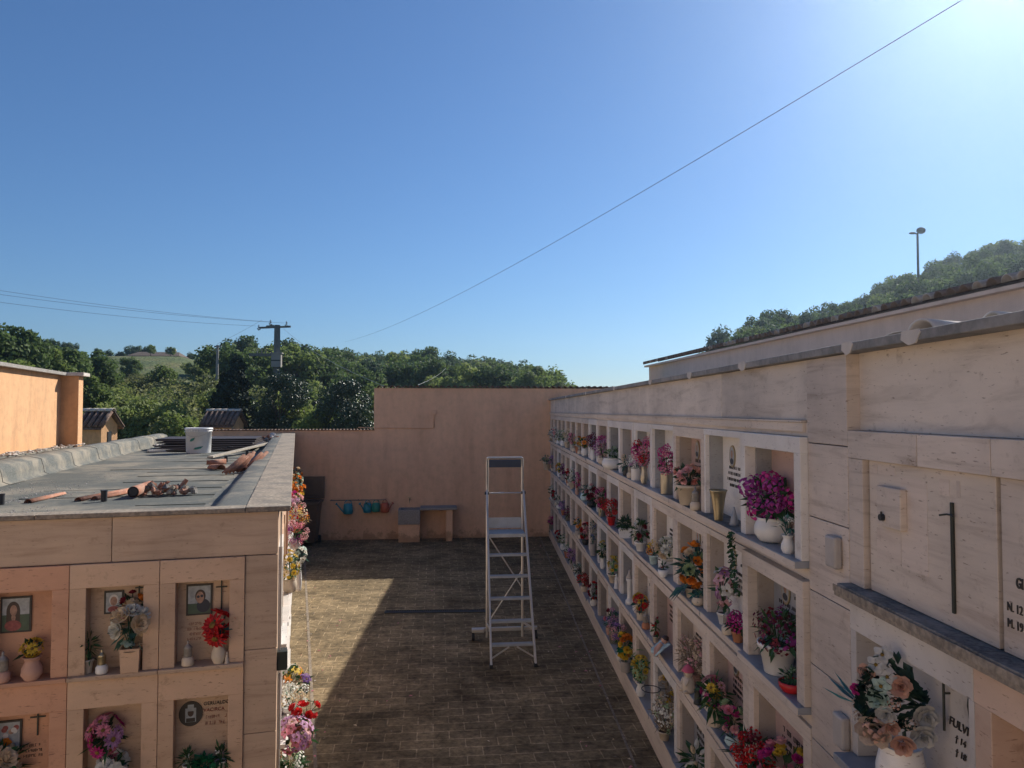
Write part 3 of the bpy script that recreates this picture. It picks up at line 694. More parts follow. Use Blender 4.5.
# ---------------------------------------------------------------- left columbarium
LZ = [1.530, .790, .045]
SL = .008
def shear_up(mb):
    mb.v = [(x, y, z+(max(0, y)*SL if z > 2.2 else 0)) for x, y, z in mb.v]
def left_block():
    root = empty('columbarium', OL, AL, 'low travertine niche block on the left with bitumen roof and flowered niches', 'columbarium')
    LEN = 14.35; W = -5.0; zt = 2.60
    core = MB(); core.box(W, -.171, .171, LEN, 0, 2.44); core.build('core', M['travL'], root)
    seps = [-.218, -.765, -1.312, -1.860, -2.41, -2.96, -3.51]
    # near face -------------------------------------------------
    p = MB(); 
    zz = [2.25, 1.80, 1.30, .72, 0]      # pier courses
    zz = [2.258, 1.60, 1.02, .45, 0]
    for a, c in zip(zz, zz[1:]): p.box(-.217, 0, -.004, .17, c+.002, a-.002)
    p.build('pilaster', M['travL'], root, .002)
    f = MB(); f.box(W, -1.07, 0, .17, 2.262, 2.563); f.box(-1.066, 0, 0, .17, 2.262, 2.563); f.box(W, seps[-1], 0, .17, 0, 2.258)
    f.build('fascia', M['travL'], root, .002)
    def nicheN(r, c):
        rnd = random.Random(300+r*10+c)
        x1 = seps[c]; x0 = seps[c+1]; z = LZ[r]; top = 2.257 if r == 0 else LZ[r-1]-.032
        jw = .10; oh = .570 if r == 0 else .52
        mt = M['travO'] if c >= 2 else M['travF']
        g = MB(); pr = .022
        g.box(x0+.0015, x0+jw, -pr, .17, z, z+oh); g.box(x1-jw, x1-.0015, -pr, .17, z, z+oh)
        g.box(x0+.0015, x1-.0015, -pr-.002, .17, z+oh, top)
        o = g.build('niche_frame', mt, root, .003)
        s = MB(); s.box(x0+.0015, x1-.0015, -.055, .17, z-.03, z-.0005); s.build('shelf', mt if c >= 2 else M['travL'], o, .004)
        q = MB(); q.box(x0+jw, x1-jw, .10, .168, z, z+oh); q.build('plaque', M['travO' if c >= 2 else 'travL'], o)
        return o, x0+jw, x1-jw, z, oh
    out = {}
    for r in range(3):
        for c in range(6): out[(r,c)] = nicheN(r, c)
    def pic(cell, u, v, w, h, kind, frame_m='ink', name='portrait'):
        o, x0, x1, z, oh = out[cell]; xa = x0+u; za = z+oh-v-h; yb = .099; za -= .02 if cell[0] == 0 else .045
        m = MB(); t = .012
        m.box(xa, xa+w, yb-.012, yb, za, za+h, 0); m.box(xa+t, xa+w-t, yb-.0135, yb-.0122, za+t, za+h-t, 1)
        cx = xa+w*.5; cz = za+h*.5; n = (0,-1,0)
        if kind == 'woman':
            m.box(xa+t, xa+w-t, yb-.0142, yb-.0136, za+t, za+h*.5, 5)
            m.disc((xa+w*.42, yb-.0150, za+h*.60), n, w*.22, h*.27, 2, 24); m.box(xa+w*.2, xa+w*.34, yb-.0152, yb-.0146, za+h*.25, za+h*.62, 2); m.box(xa+w*.5, xa+w*.64, yb-.0152, yb-.0146, za+h*.3, za+h*.62, 2)
            m.disc((xa+w*.43, yb-.0160, za+h*.62), n, w*.115, h*.15, 3, 20); m.disc((xa+w*.43, yb-.0156, za+h*.42), n, w*.07, h*.1, 3, 14)
            m.disc((xa+w*.42, yb-.0164, za+h*.20), n, w*.27, h*.15, 4, 20)
        elif kind == 'man':
            m.box(xa+t, xa+w-t, yb-.0142, yb-.0136, za+t, za+h*.38, 5)
            m.disc((xa+w*.66, yb-.0150, za+h*.30), n, w*.26, h*.22, 6, 20)
            m.disc((xa+w*.54, yb-.0158, za+h*.62), n, w*.20, h*.21, 2, 20); m.disc((xa+w*.53, yb-.0164, za+h*.57), n, w*.15, h*.19, 3, 20)
            m.disc((xa+w*.46, yb-.0168, za+h*.60), n, w*.06, h*.045, 6, 12); m.disc((xa+w*.60, yb-.0168, za+h*.62), n, w*.06, h*.045, 6, 12)
        elif kind == 'old':
            m.disc((cx, yb-.0150, za+h*.6), n, w*.24, h*.24, 7, 20); m.disc((cx, yb-.0156, za+h*.55), n, w*.18, h*.2, 3, 20); m.disc((cx, yb-.0160, za+h*.2), n, w*.3, h*.14, 4, 18)
        else:
            for j in range(9):
                rr = random.Random(j); m.disc((cx+rr.uniform(-.3,.3)*w, yb-.015-j*.0003, cz+rr.uniform(-.3,.3)*h), n, w*.12, w*.12, rr.choice([4,7,3]), 10)
        m.build(name, [M[frame_m], M['paper'], M['hairb'], M['skin'], M['clothr'], M['scene'], M['clothk'], M['hairw']], o)
    def cross(cell, u, v, h, w):
        o, x0, x1, z, oh = out[cell]; m = MB(); x = x0+u; zt_ = z+oh-v
        m.box(x-.004, x+.004, .088, .099, zt_-h, zt_); m.box(x-w/2, x+w/2, .089, .098, zt_-h*.28, zt_-h*.28+.008); m.build('cross', M['bronze'], o)
    def lett(cell, u, v, w, h, rows, seed, mat='ink'):
        o, x0, x1, z, oh = out[cell]; m = MB()
        def put(a, b, da, db): m.box(a, a+da, .0965, .0999, b, b+db)
        marks(m, x0+u, z+oh-v-h, w, h, rows, put, random.Random(seed)); m.build('lettering', M[mat], o)
    pic((0,0), .055, .02, .17, .215, 'man'); cross((0,0), .285, .0, .26, .075); lett((0,0), .06, .29, .13, .14, 4, 5, 'inkred')
    pic((0,1), .085, .03, .12, .155, 'old'); cross((0,1), .30, .03, .05, .05)
    pic((0,2), .02, .03, .18, .235, 'woman')
    pic((1,2), .02, .02, .14, .20, 'flowers'); cross((1,2), .25, .02, .16, .09); lett((1,2), .16, .22, .12, .1, 3, 9)
    # oval-framed picture and the name on the lower right niche
    o, x0, x1, z, oh = out[(1,0)]
    zo = z+oh-.145; m = MB(); m.disc((x0+.095, .099, zo), (0,-1,0), .078, .085, 0, 28, th=.01)
    m.box(x0+.06, x0+.13, .0865, .088, zo-.055, zo+.04, 1); m.box(x0+.075, x0+.115, .085, .0863, zo+.02, zo+.065, 1)
    m.box(x0+.066, x0+.124, .0845, .0860, zo-.053, zo-.027, 0); m.disc((x0+.095, .0855, zo+.01), (0,-1,0), .02, .028, 2, 14)
    m.build('portrait', [M['ink'], M['paper'], M['hairb']], o)
    for i, (s_, c_) in enumerate((('GERUALDO', 'ink'), ('VACIRCA', 'inkred'), ('N 3 07 1929', 'inkred'), ('M 5 08 1998', 'inkred'))[:2]):
        text(s_, ML(x0+.176, .096, z+oh-.098-i*.045), .033, M[c_], o)
    lett((1,0), .178, .15, .16, .085, 2, 77, 'inkred')
    # long side along the aisle ---------------------------------
    NY = 23; pw = (LEN-.30-.28)/NY
    q = MB()
    for a, c in zip(zz, zz[1:]): q.box(-.17, 0, .1705, .30, c+.002, a-.002)
    q.build('pilaster', M['travL'], root, .002)
    e = MB(); e.box(-.17, 0, .171, LEN, 2.262, 2.563); shear_up(e); e.build('fascia', M['travL'], root, .002)
    e = MB(); e.box(-.17, .0, LEN-.28, LEN, 0, 2.26); e.build('end_pier', M['travL'], root)
    for r in range(3):
        for j in range(NY):
            y0 = .30+j*pw; y1 = y0+pw; z = LZ[r]; top = 2.257 if r == 0 else LZ[r-1]-.032; oh = .57 if r == 0 else .50; jw = .09
            rnd = random.Random(r*50+j); fr = rnd.choice(['travF', 'travF', 'trav2', 'marble', 'travO'])
            pr = rnd.uniform(.005, .03)
            g = MB(); g.box(-.17, pr, y0+.0015, y0+jw, z, z+oh); g.box(-.17, pr, y1-jw, y1-.0015, z, z+oh); g.box(-.17, pr+.002, y0+.0015, y1-.0015, z+oh, top)
            o = g.build('niche_frame', M[fr], root)
            s = MB(); s.box(-.17, .055+rnd.uniform(0,.02), y0+.0015, y1-.0015, z-.03, z-.0005); s.box(-.168, -.13, y0+jw, y1-jw, z, z+oh); s.build('shelf', M['marble'], o)
    # copings and roof --------------------------------------------
    c = MB(); y = -.03
    while y < LEN:
        y2 = min(y+1.15, LEN); c.box(-.22, .085, y+.003, y2-.003, 2.566, zt); y = y2
    x = -.223
    while x > W: x2 = max(x-1.3, W); c.box(x2+.003, x-.0, -.03, .13, 2.566, zt-.004); x = x2
    shear_up(c); c.build('coping', M['coping'], root, .004)
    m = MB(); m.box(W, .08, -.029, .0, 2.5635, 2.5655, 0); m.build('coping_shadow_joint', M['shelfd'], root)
    b = MB(); n = 46; zr = 2.480
    # right-hand bitumen kerb with rounded inner shoulder
    prof = [(-.221, zt-.006), (-.40, zt-.012), (-.46, zt-.03), (-.50, zr+.002), (-.62, zr)]
    def strip(prof, y0, y1, n, jit=.006, seed=0):
        mb = MB(); vs = []; fs = []; k = len(prof)
        for i in range(n+1):
            y = y0+(y1-y0)*i/n
            for (x, z) in prof:
                d = noise.noise(Vector((x*3+seed, y*2.2, 1.7)))*jit + noise.noise(Vector((x*11+seed, y*9, 4.7)))*jit*.4
                vs.append((x, y, z+d+(SL*max(0,y) if x > -.42 else 0)))
        for i in range(n):
            for j in range(k-1): fs.append((i*k+j, (i+1)*k+j, (i+1)*k+j+1, i*k+j+1))
        mb.add(vs, fs, 0, True); return mb
    strip(prof, .13, LEN, 120, .008, 3).build('roof_kerb', M['bitumen2'], root)
    prof2 = [(-.60, zr), (-1.1, zr-.002), (-1.7, zr), (-2.3, zr+.004), (-2.86, zr+.003)]
    strip(prof2, .10, LEN, 120, .012, 9).build('roof_sheet', M['bitumen'], root)
    y = .6; rr = random.Random(3)
    while y < LEN-.4:   # overlapping sheet edges of the felt
        pts = [(-.62-t*.55, y+noise.noise(Vector((t*.6,y,0)))*.05+t*.02, zr+.004) for t in range(int(2+3*((y*7.3)%1)))]
        j = MB(); j.tube(pts, .004, 4)
        j.build('felt_joint', M['bitumen'], root)
        y += rr.uniform(.55, .95)
    prof3 = [(-2.85, zr+.002), (-2.90, zr+.03), (-2.91, zr+.10), (-2.935, zr+.20), (-3.03, zr+.232), (-3.12, zr+.235), (-3.24, zr+.225), (-3.27, zr-.3)]
    strip(prof3, .10, LEN, 160, .012, 5).build('roof_upstand', M['bitumen2'], root)
    for y in (1.2, 2.5, 3.6, 4.9, 6.2, 7.6, 9.1, 10.8, 12.5):
        pts = [(x_+.003, y+(x_+3)*.5+noise.noise(Vector((x_*4,y,2)))*.12, z_+.004) for x_, z_ in prof3[:6]]
        sd = MB(); sd.tube(pts, .003, 5); sd.build('seam', M['shelfd'], root)
    return root, zr
lb, ZR = left_block()
def metal_box():
    m = MB(); m.box(.001, .07, .02, .12, 1.43, 1.56); m.box(.0705, .073, .03, .11, 1.44, 1.55)
    o = m.build('meter_box', M['bronze'], None, .003); o.location = OL; o.rotation_euler.z = AL
    tag(o, 'small dark metal box fixed on the corner edge of the left niche block', 'metal box')
    w = MB(); w.tube([(.02, .06, 1.397), (.02, .06, .0)], .009, 6); w.tube([(.02, .06, 1.565), (.02, .06, 2.55)], .006, 6)
    o = w.build('conduit', M['greyp']); o.location = OL; o.rotation_euler.z = AL
    tag(o, 'thin grey conduit running up the corner edge of the left niche block', 'conduit')
metal_box()
def orange_wall():
    # stands on the roof upstand, lateral -3.6
    x = -3.47; z0 = ZR+.245
    root = empty('parapet_wall', toL(x, 0, z0), AL, 'bright orange plastered wall with pale coping at the left edge, ending in a pier', 'wall')
    top = H+.60-z0; yA, yB = 3.5, 7.7
    w = MB(); w.box(-.25, 0, yA, yB, -.1, top-.05); w.build('wall', M['orange'], root)
    c = MB(); c.box(-.35, .09, yA, yB-.001, top-.048, top); c.build('coping', M['concrete'], root, .004)
    p = MB(); p.box(-.25, .25, yB, yB+.26, -.1, top-.052); p.build('pier', M['orange'], root, .004)
    c = MB(); c.box(-.35, .33, yB-.05, yB+.33, top-.05, top+.004); c.build('pier_coping', M['mortar'], root, .004)
    pl = MB(); pl.box(-1.6, .20, yA-2, yB+.62, -.4, -.003); tag(pl.build('roof_ledge', M['bitumen2'], root))
    s = MB()
    rr = random.Random(4)
    for i in range(140):
        a = rr.uniform(yA, yB+.5); s.ball((rr.uniform(.0,.30), a, .012), rr.uniform(.01,.035), rr.uniform(.01,.035), rr.uniform(.006,.014), 0, 6, 4, .2)
    s.build('mortar_droppings', M['mortar'], root)
orange_wall()

# added unseen behind the camera: pale paving and a cream building to bounce sunlight
def behind():
    m = plaster('bounce_paving', (.60,.49,.38), (.52,.42,.32), .15)
    f = MB(); f.add([(-22,-9,.004),(4.4,-9,.004),(4.4,-1.5,.004),(-1.9,2.4,.004),(-22,2.4,.004)], [(0,1,2,3,4)]); tag(f.build('bounce_forecourt', m), kind='structure')  # added ground, kept pale to throw warm light back
    root = empty('bounce_building', (-6, -9.2, 0), 0, 'added cream building with tiled eaves behind the viewer, bouncing sunlight onto the shaded stone', 'building')
    b = MB(); b.box(-22, 20, -6, 0, -.2, 6.2); b.build('wall', plaster('bounce_plaster', (.80,.66,.52), (.74,.60,.46), .1), root)
    wg = MB(); wg.box(-22, -10, .001, 13, -.2, 5.5); wg.build('wing', plaster('bounce_plaster_wing', (.80,.66,.52), (.74,.60,.46), .1), root)  # added wing, throws sunlight onto the right wall
    r = MB(); r.add([(-22.6,.6,6.1),(20.6,.6,6.1),(20.6,-3,7.6),(-22.6,-3,7.6),(-22.6,-6.6,6.1),(20.6,-6.6,6.1)], [(0,1,2,3),(3,2,5,4),(0,3,4),(1,5,2),(0,4,5,1)]); r.build('roof', M['tile'], root)
    for i in range(7):
        d = MB(); x = -19+i*6; d.box(x, x+1.1, .004, .05, 0, 2.4); d.build('door', M['bark'], root)
behind()
# ---------------------------------------------------------------- flowers
def basis(n):
    n = Vector(n).normalized(); up = Vector((0,0,1)) if abs(n.z) < .9 else Vector((1,0,0))
    a = up.cross(n).normalized(); return a, n.cross(a), n
def head(mb, c, n, r, typ, m, mc, rnd):
    c = Vector(c); a, b, n = basis(n)
    def P3(u, v, w): return c + a*u + b*v + n*w
    if typ == 'rose':
        for ring, (k, rad, lift, w) in enumerate(((6, 1.0, .05, .62), (5, .72, .30, .55), (4, .42, .50, .40), (3, .18, .58, .25))):
            for i in range(k):
                t = 2*pi*(i+.5*ring)/k + rnd.uniform(-.2,.2); ct, st = cos(t), sin(t)
                def q(rr, side, h): return P3((ct*rr - st*side)*r, (st*rr + ct*side)*r, h*r)
                mb.add([q(rad*.15, 0, -.25), q(rad*.7, -w*.8, lift*.7), q(rad, -w*.35, lift+.18), q(rad, w*.35, lift+.18), q(rad*.7, w*.8, lift*.7)], [(0,1,2,3,4)], m)
    elif typ == 'ball':
        for i in range(26):
            z = 1-2*(i+.5)/26; z = z*.9+.1; t = i*2.4+rnd.uniform(-.3,.3); s_ = math.sqrt(max(0,1-z*z))
            d = (a*cos(t)+b*sin(t))*s_ + n*z; p = c + d*r*rnd.uniform(.82,1.0); e1, e2, _ = basis(d)
            k = r*rnd.uniform(.20,.30); an = rnd.uniform(0, 3)
            x = e1*cos(an)+e2*sin(an); y = e2*cos(an)-e1*sin(an)
            mb.add([p+x*k-d*k*.4, p+y*k, p-x*k-d*k*.4, p-y*k, p+d*k*.3], [(0,1,4),(1,2,4),(2,3,4),(3,0,4)], m)
    elif typ == 'daisy':
        for lay in (0, 1):
            for i in range(11):
                t = 2*pi*(i+.5*lay)/11; ct, st = cos(t), sin(t); rr = 1-.22*lay; w = .15
                def q(x, side, h): return P3((ct*x - st*side)*r, (st*x + ct*side)*r, h*r)
                mb.add([q(.15,0,.02), q(rr*.65,-w,.10+.1*lay), q(rr,0,.05+.15*lay), q(rr*.65,w,.10+.1*lay)], [(0,1,2,3)], m)
        vs = [P3(.25*r*cos(2*pi*i/8), .25*r*sin(2*pi*i/8), .14*r) for i in range(8)]+[P3(0,0,.22*r)]
        mb.add(vs, [(i,(i+1) % 8,8) for i in range(8)], mc)
    elif typ == 'orchid':
        for i in range(5):
            t = 2*pi*i/5+rnd.uniform(-.1,.1); ct, st = cos(t), sin(t); w = .42
            def q(x, side, h): return P3((ct*x - st*side)*r, (st*x + ct*side)*r, h*r)
            mb.add([q(.05,0,0), q(.55,-w,.12), q(1,-w*.3,.0), q(1,w*.3,.0), q(.55,w,.12)], [(0,1,2,3,4)], m)
        vs = [P3(.2*r*cos(2*pi*i/6), .2*r*sin(2*pi*i/6), .12*r) for i in range(6)]+[P3(0,0,.3*r)]
        mb.add(vs, [(i,(i+1) % 6,6) for i in range(6)], mc)
    elif typ == 'bud':
        prof = [(.12,-.7),(.5,-.35),(.55,.1),(.38,.6),(.12,.9)]
        vs = []; k = 6
        for rr, h in prof:
            for i in range(k): vs.append(P3(rr*r*cos(2*pi*i/k), rr*r*sin(2*pi*i/k), h*r*1.3))
        fs = [(j*k+i, j*k+(i+1) % k, (j+1)*k+(i+1) % k, (j+1)*k+i) for j in range(4) for i in range(k)]
        mb.add(vs, fs, m)
    elif typ == 'tiny':
        for i in range(7):
            d = Vector((rnd.uniform(-1,1), rnd.uniform(-1,1), rnd.uniform(-1,1)))*r*.8; e1, e2, _ = basis(d+n*.3); k = r*.34; p = c+d
            mb.add([p+e1*k, p+e2*k, p-e1*k, p-e2*k], [(0,1,2,3)], m)
def leaf(mb, p, d, L_, w, m, rnd, droop=.3):
    p = Vector(p); d = Vector(d).normalized(); a, b, n = basis(d)
    an = rnd.uniform(-1,1); s = a*cos(an)+b*sin(an); up = s.cross(d)
    mid = p+d*L_*.5+up*L_*.07; tip = p+d*L_-Vector((0,0,1))*L_*droop*.5
    mb.add([p, mid+s*w*.5-up*w*.12, tip, mid-s*w*.5-up*w*.12, mid], [(0,1,4),(1,2,4),(2,3,4),(3,0,4)], m)
POTS = {
 'round': [(.45,0),(.75,.08),(1,.35),(1,.6),(.86,.86),(.80,.93),(.90,1.0),(.82,1.0),(.74,.9)],
 'taper': [(.62,0),(.66,.02),(.88,.82),(.97,.83),(1,1),(.92,1),(.86,.86)],
 'cyl': [(.9,0),(.95,.03),(1,.97),(1,1),(.9,1),(.9,.9)],
 'urn': [(.55,0),(.58,.06),(.35,.14),(.42,.2),(.85,.42),(1,.66),(.9,.85),(.72,.92),(.95,1),(.85,1),(.7,.9)],
 'vase': [(.6,0),(.62,.05),(.85,.25),(.8,.5),(.55,.75),(.6,.9),(.78,1),(.68,1),(.5,.88)],
 'cone': [(.45,0),(.5,.04),(.55,.3),(.75,.7),(.95,.95),(1.05,1),(.98,1),(.85,.93)],
 'square': [(.86,0),(.9,.02),(1,.95),(1.04,.96),(1.04,1),(.94,1),(.9,.9)],
 'cup': [(.6,0),(.65,.03),(.7,.1),(.95,.5),(1,1),(.93,1),(.88,.6)],
}
def planter(P_, spec, label, group, rz=0, seed=0, name=None):
    """P_: world position of the foot. spec keys: pot (shape,mat,r,h), fl (type,[petal names],n,head r), dome (rx,ry,rz), lift, leaves (n,L,w,mat), lean (x,y)"""
    rnd = random.Random(seed)
    nm = name or spec.get('name', 'flower_pot')
    root = empty(nm, P_, rz, label, spec.get('cat', 'flower pot'), group)
    shp, pm, pr, ph = spec['pot']
    mb = MB(); prof = [(a*pr, b*ph) for a, b in POTS[shp]]
    if shp == 'square': mb.lathe(prof, 4, 0, smooth=False, sq=False)
    else: mb.lathe(prof, 18, 0)
    mb.lathe([(prof[-1][0]*.98, ph*.88), (prof[-1][0]*.9, ph*.89)], 12, 1)
    mb.build('pot', [M[pm], M['bark']], root)
    typ, cols, n, hr = spec['fl']; rx, ry, rzz = spec['dome']; lift = spec.get('lift', .3*rzz)
    lx, ly = spec.get('lean', (0,0)); c0 = Vector((lx, ly, ph+lift))
    fb = MB(); lb_ = MB(); mats = [P[c] for c in cols]+[P['centre']]
    def dome(full=False):
        while True:
            d = Vector((rnd.uniform(-1,1), rnd.uniform(-1,1), rnd.uniform(-.75,1)))
            if .05 < d.length <= 1: return d.normalized()
    pts = []; single = n <= 13 and typ != 'tiny'
    for i in range(n):
        best = None
        for _ in range(7):
            d = dome(); dd = min([(d-q).length for q in pts] or [9])
            if best is None or dd > best[0]: best = (dd, d)
        d = best[1]; pts.append(d)
        k = rnd.uniform(.82, 1.05)
        c = c0+Vector((d.x*rx, d.y*ry, d.z*rzz))*k
        ci = spec['pick'](d, rnd) if 'pick' in spec else rnd.randrange(len(cols))
        hb = MB() if single else fb
        head(hb, c, d+Vector((0,0,.15)), hr*rnd.uniform(.8,1.15), typ if not isinstance(typ, (list,tuple)) else typ[ci % len(typ)], ci, len(cols), rnd)
        if single: hb.build('flower', mats, root)
        if rnd.random() < .35: lb_.tube([(0,0,ph*.85), tuple(Vector((0,0,ph))*.3+c*.6), tuple(c)], .0028, 4, 0, False)
    if n and not single: fb.build('flowers', mats, root)
    ln, lL, lw, lm = spec.get('leaves', (22, .09, .04, 'leaf'))
    for i in range(ln):
        d = dome(); k = rnd.uniform(.3,.85); p = c0+Vector((d.x*rx, d.y*ry, d.z*rzz*.9-.02))*k
        leaf(lb_, p, d+Vector((0,0,rnd.uniform(-.2,.4))), lL*rnd.uniform(.7,1.3), lw*rnd.uniform(.7,1.2), 0, rnd)
    if spec.get('droopleaves'):
        for i in range(16):
            t = rnd.uniform(0, 2*pi); p = Vector((cos(t)*pr*.8, sin(t)*pr*.8, ph)); leaf(lb_, p, (cos(t), sin(t), -.3), lL*1.2, lw, 0, rnd, .8)
    for i in range(5):
        d = dome(); lb_.tube([(0,0,ph*.85), tuple(c0+Vector((d.x*rx*.5, d.y*ry*.5, d.z*rzz*.3)))], .003, 4, 0, False)
    lb_.build('leaves', M[lm], root)
    return root
def lantern(P_, label, group, rz=0, s=1, bm='white', gm='glass'):
    root = empty('grave_lantern', P_, rz, label, 'lantern', group)
    a = MB(); a.lathe([(.036*s,0),(.041*s,.008*s),(.040*s,.045*s),(.030*s,.055*s),(.030*s,.06*s)], 14); a.build('base', M[bm], root)
    b = MB(); b.lathe([(.027*s,.061*s),(.029*s,.07*s),(.027*s,.115*s),(.031*s,.12*s),(.018*s,.135*s),(.006*s,.15*s),(.009*s,.16*s),(.002*s,.17*s)], 14); b.build('shade', M[gm], root)
    return root
def statuette(P_, label, group, s=1, mat='cream', wings=True, rz=0):
    root = empty('statuette', P_, rz, label, 'statuette', group)
    a = MB(); a.lathe([(.045*s,0),(.045*s,.02*s),(.038*s,.025*s),(.034*s,.09*s),(.022*s,.14*s),(.026*s,.165*s),(.012*s,.18*s)], 12)
    a.ball((0,0,.202*s), .021*s, .021*s, .026*s, 0, 10, 7); a.tube([(-.01*s,-.022*s,.155*s),(-.03*s,-.012*s,.12*s),(-.035*s,.005*s,.13*s)], [.009*s,.007*s,.005*s], 6); a.tube([(-.01*s,.022*s,.155*s),(-.03*s,.012*s,.12*s),(-.035*s,.0,.13*s)], [.009*s,.007*s,.005*s], 6)
    a.build('figure', M[mat], root)
    if wings:
        w = MB()
        for sg in (-1, 1):
            w.add([(.015*s,sg*.008*s,.16*s),(.02*s,sg*.05*s,.2*s),(.022*s,sg*.06*s,.15*s),(.02*s,sg*.03*s,.09*s),(.02*s,sg*.008*s,.16*s),(.026*s,sg*.05*s,.2*s),(.028*s,sg*.06*s,.15*s),(.026*s,sg*.03*s,.09*s)],[(0,1,2,3),(7,6,5,4),(0,1,5,4),(1,2,6,5),(2,3,7,6),(3,0,4,7)])
        w.build('wing', M[mat], root)
    return root
ORD = ['first','second','third','fourth','fifth','sixth','seventh','eighth','ninth','tenth','eleventh','twelfth','thirteenth','fourteenth','fifteenth','sixteenth','seventeenth']
ROW = ['top row','second row','third row','bottom row']
def where(r, k): return 'right wall %s, %s niche past the pilaster' % (ROW[r], ORD[k])
def fit(lab, r, k):
    a = lab+', '+where(r, k)
    if len(a.split()) > 16: a = lab+', right wall %s, %s niche' % (ROW[r], ORD[k])
    return a if len(a.split()) <= 16 else lab+', %s, %s niche' % (ROW[r], ORD[k])
def posR(r, k, fy, x=.03): return toR(x, Y0+(k+fy)*PW, SZ[r])
GR = 'flower pots and vases in the right niche wall'
GL = 'small lanterns and ornaments in the right niche wall'
def S(pot, fl, dome, lift=None, leaves=None, **kw):
    d = dict(pot=pot, fl=fl, dome=dome, **kw)
    if lift is not None: d['lift'] = lift
    if leaves is not None: d['leaves'] = leaves
    return d
W_ = 'white'
P['salmon2'] = petal('petal_pale_salmon', (.74,.45,.34), (.55,.25,.19))
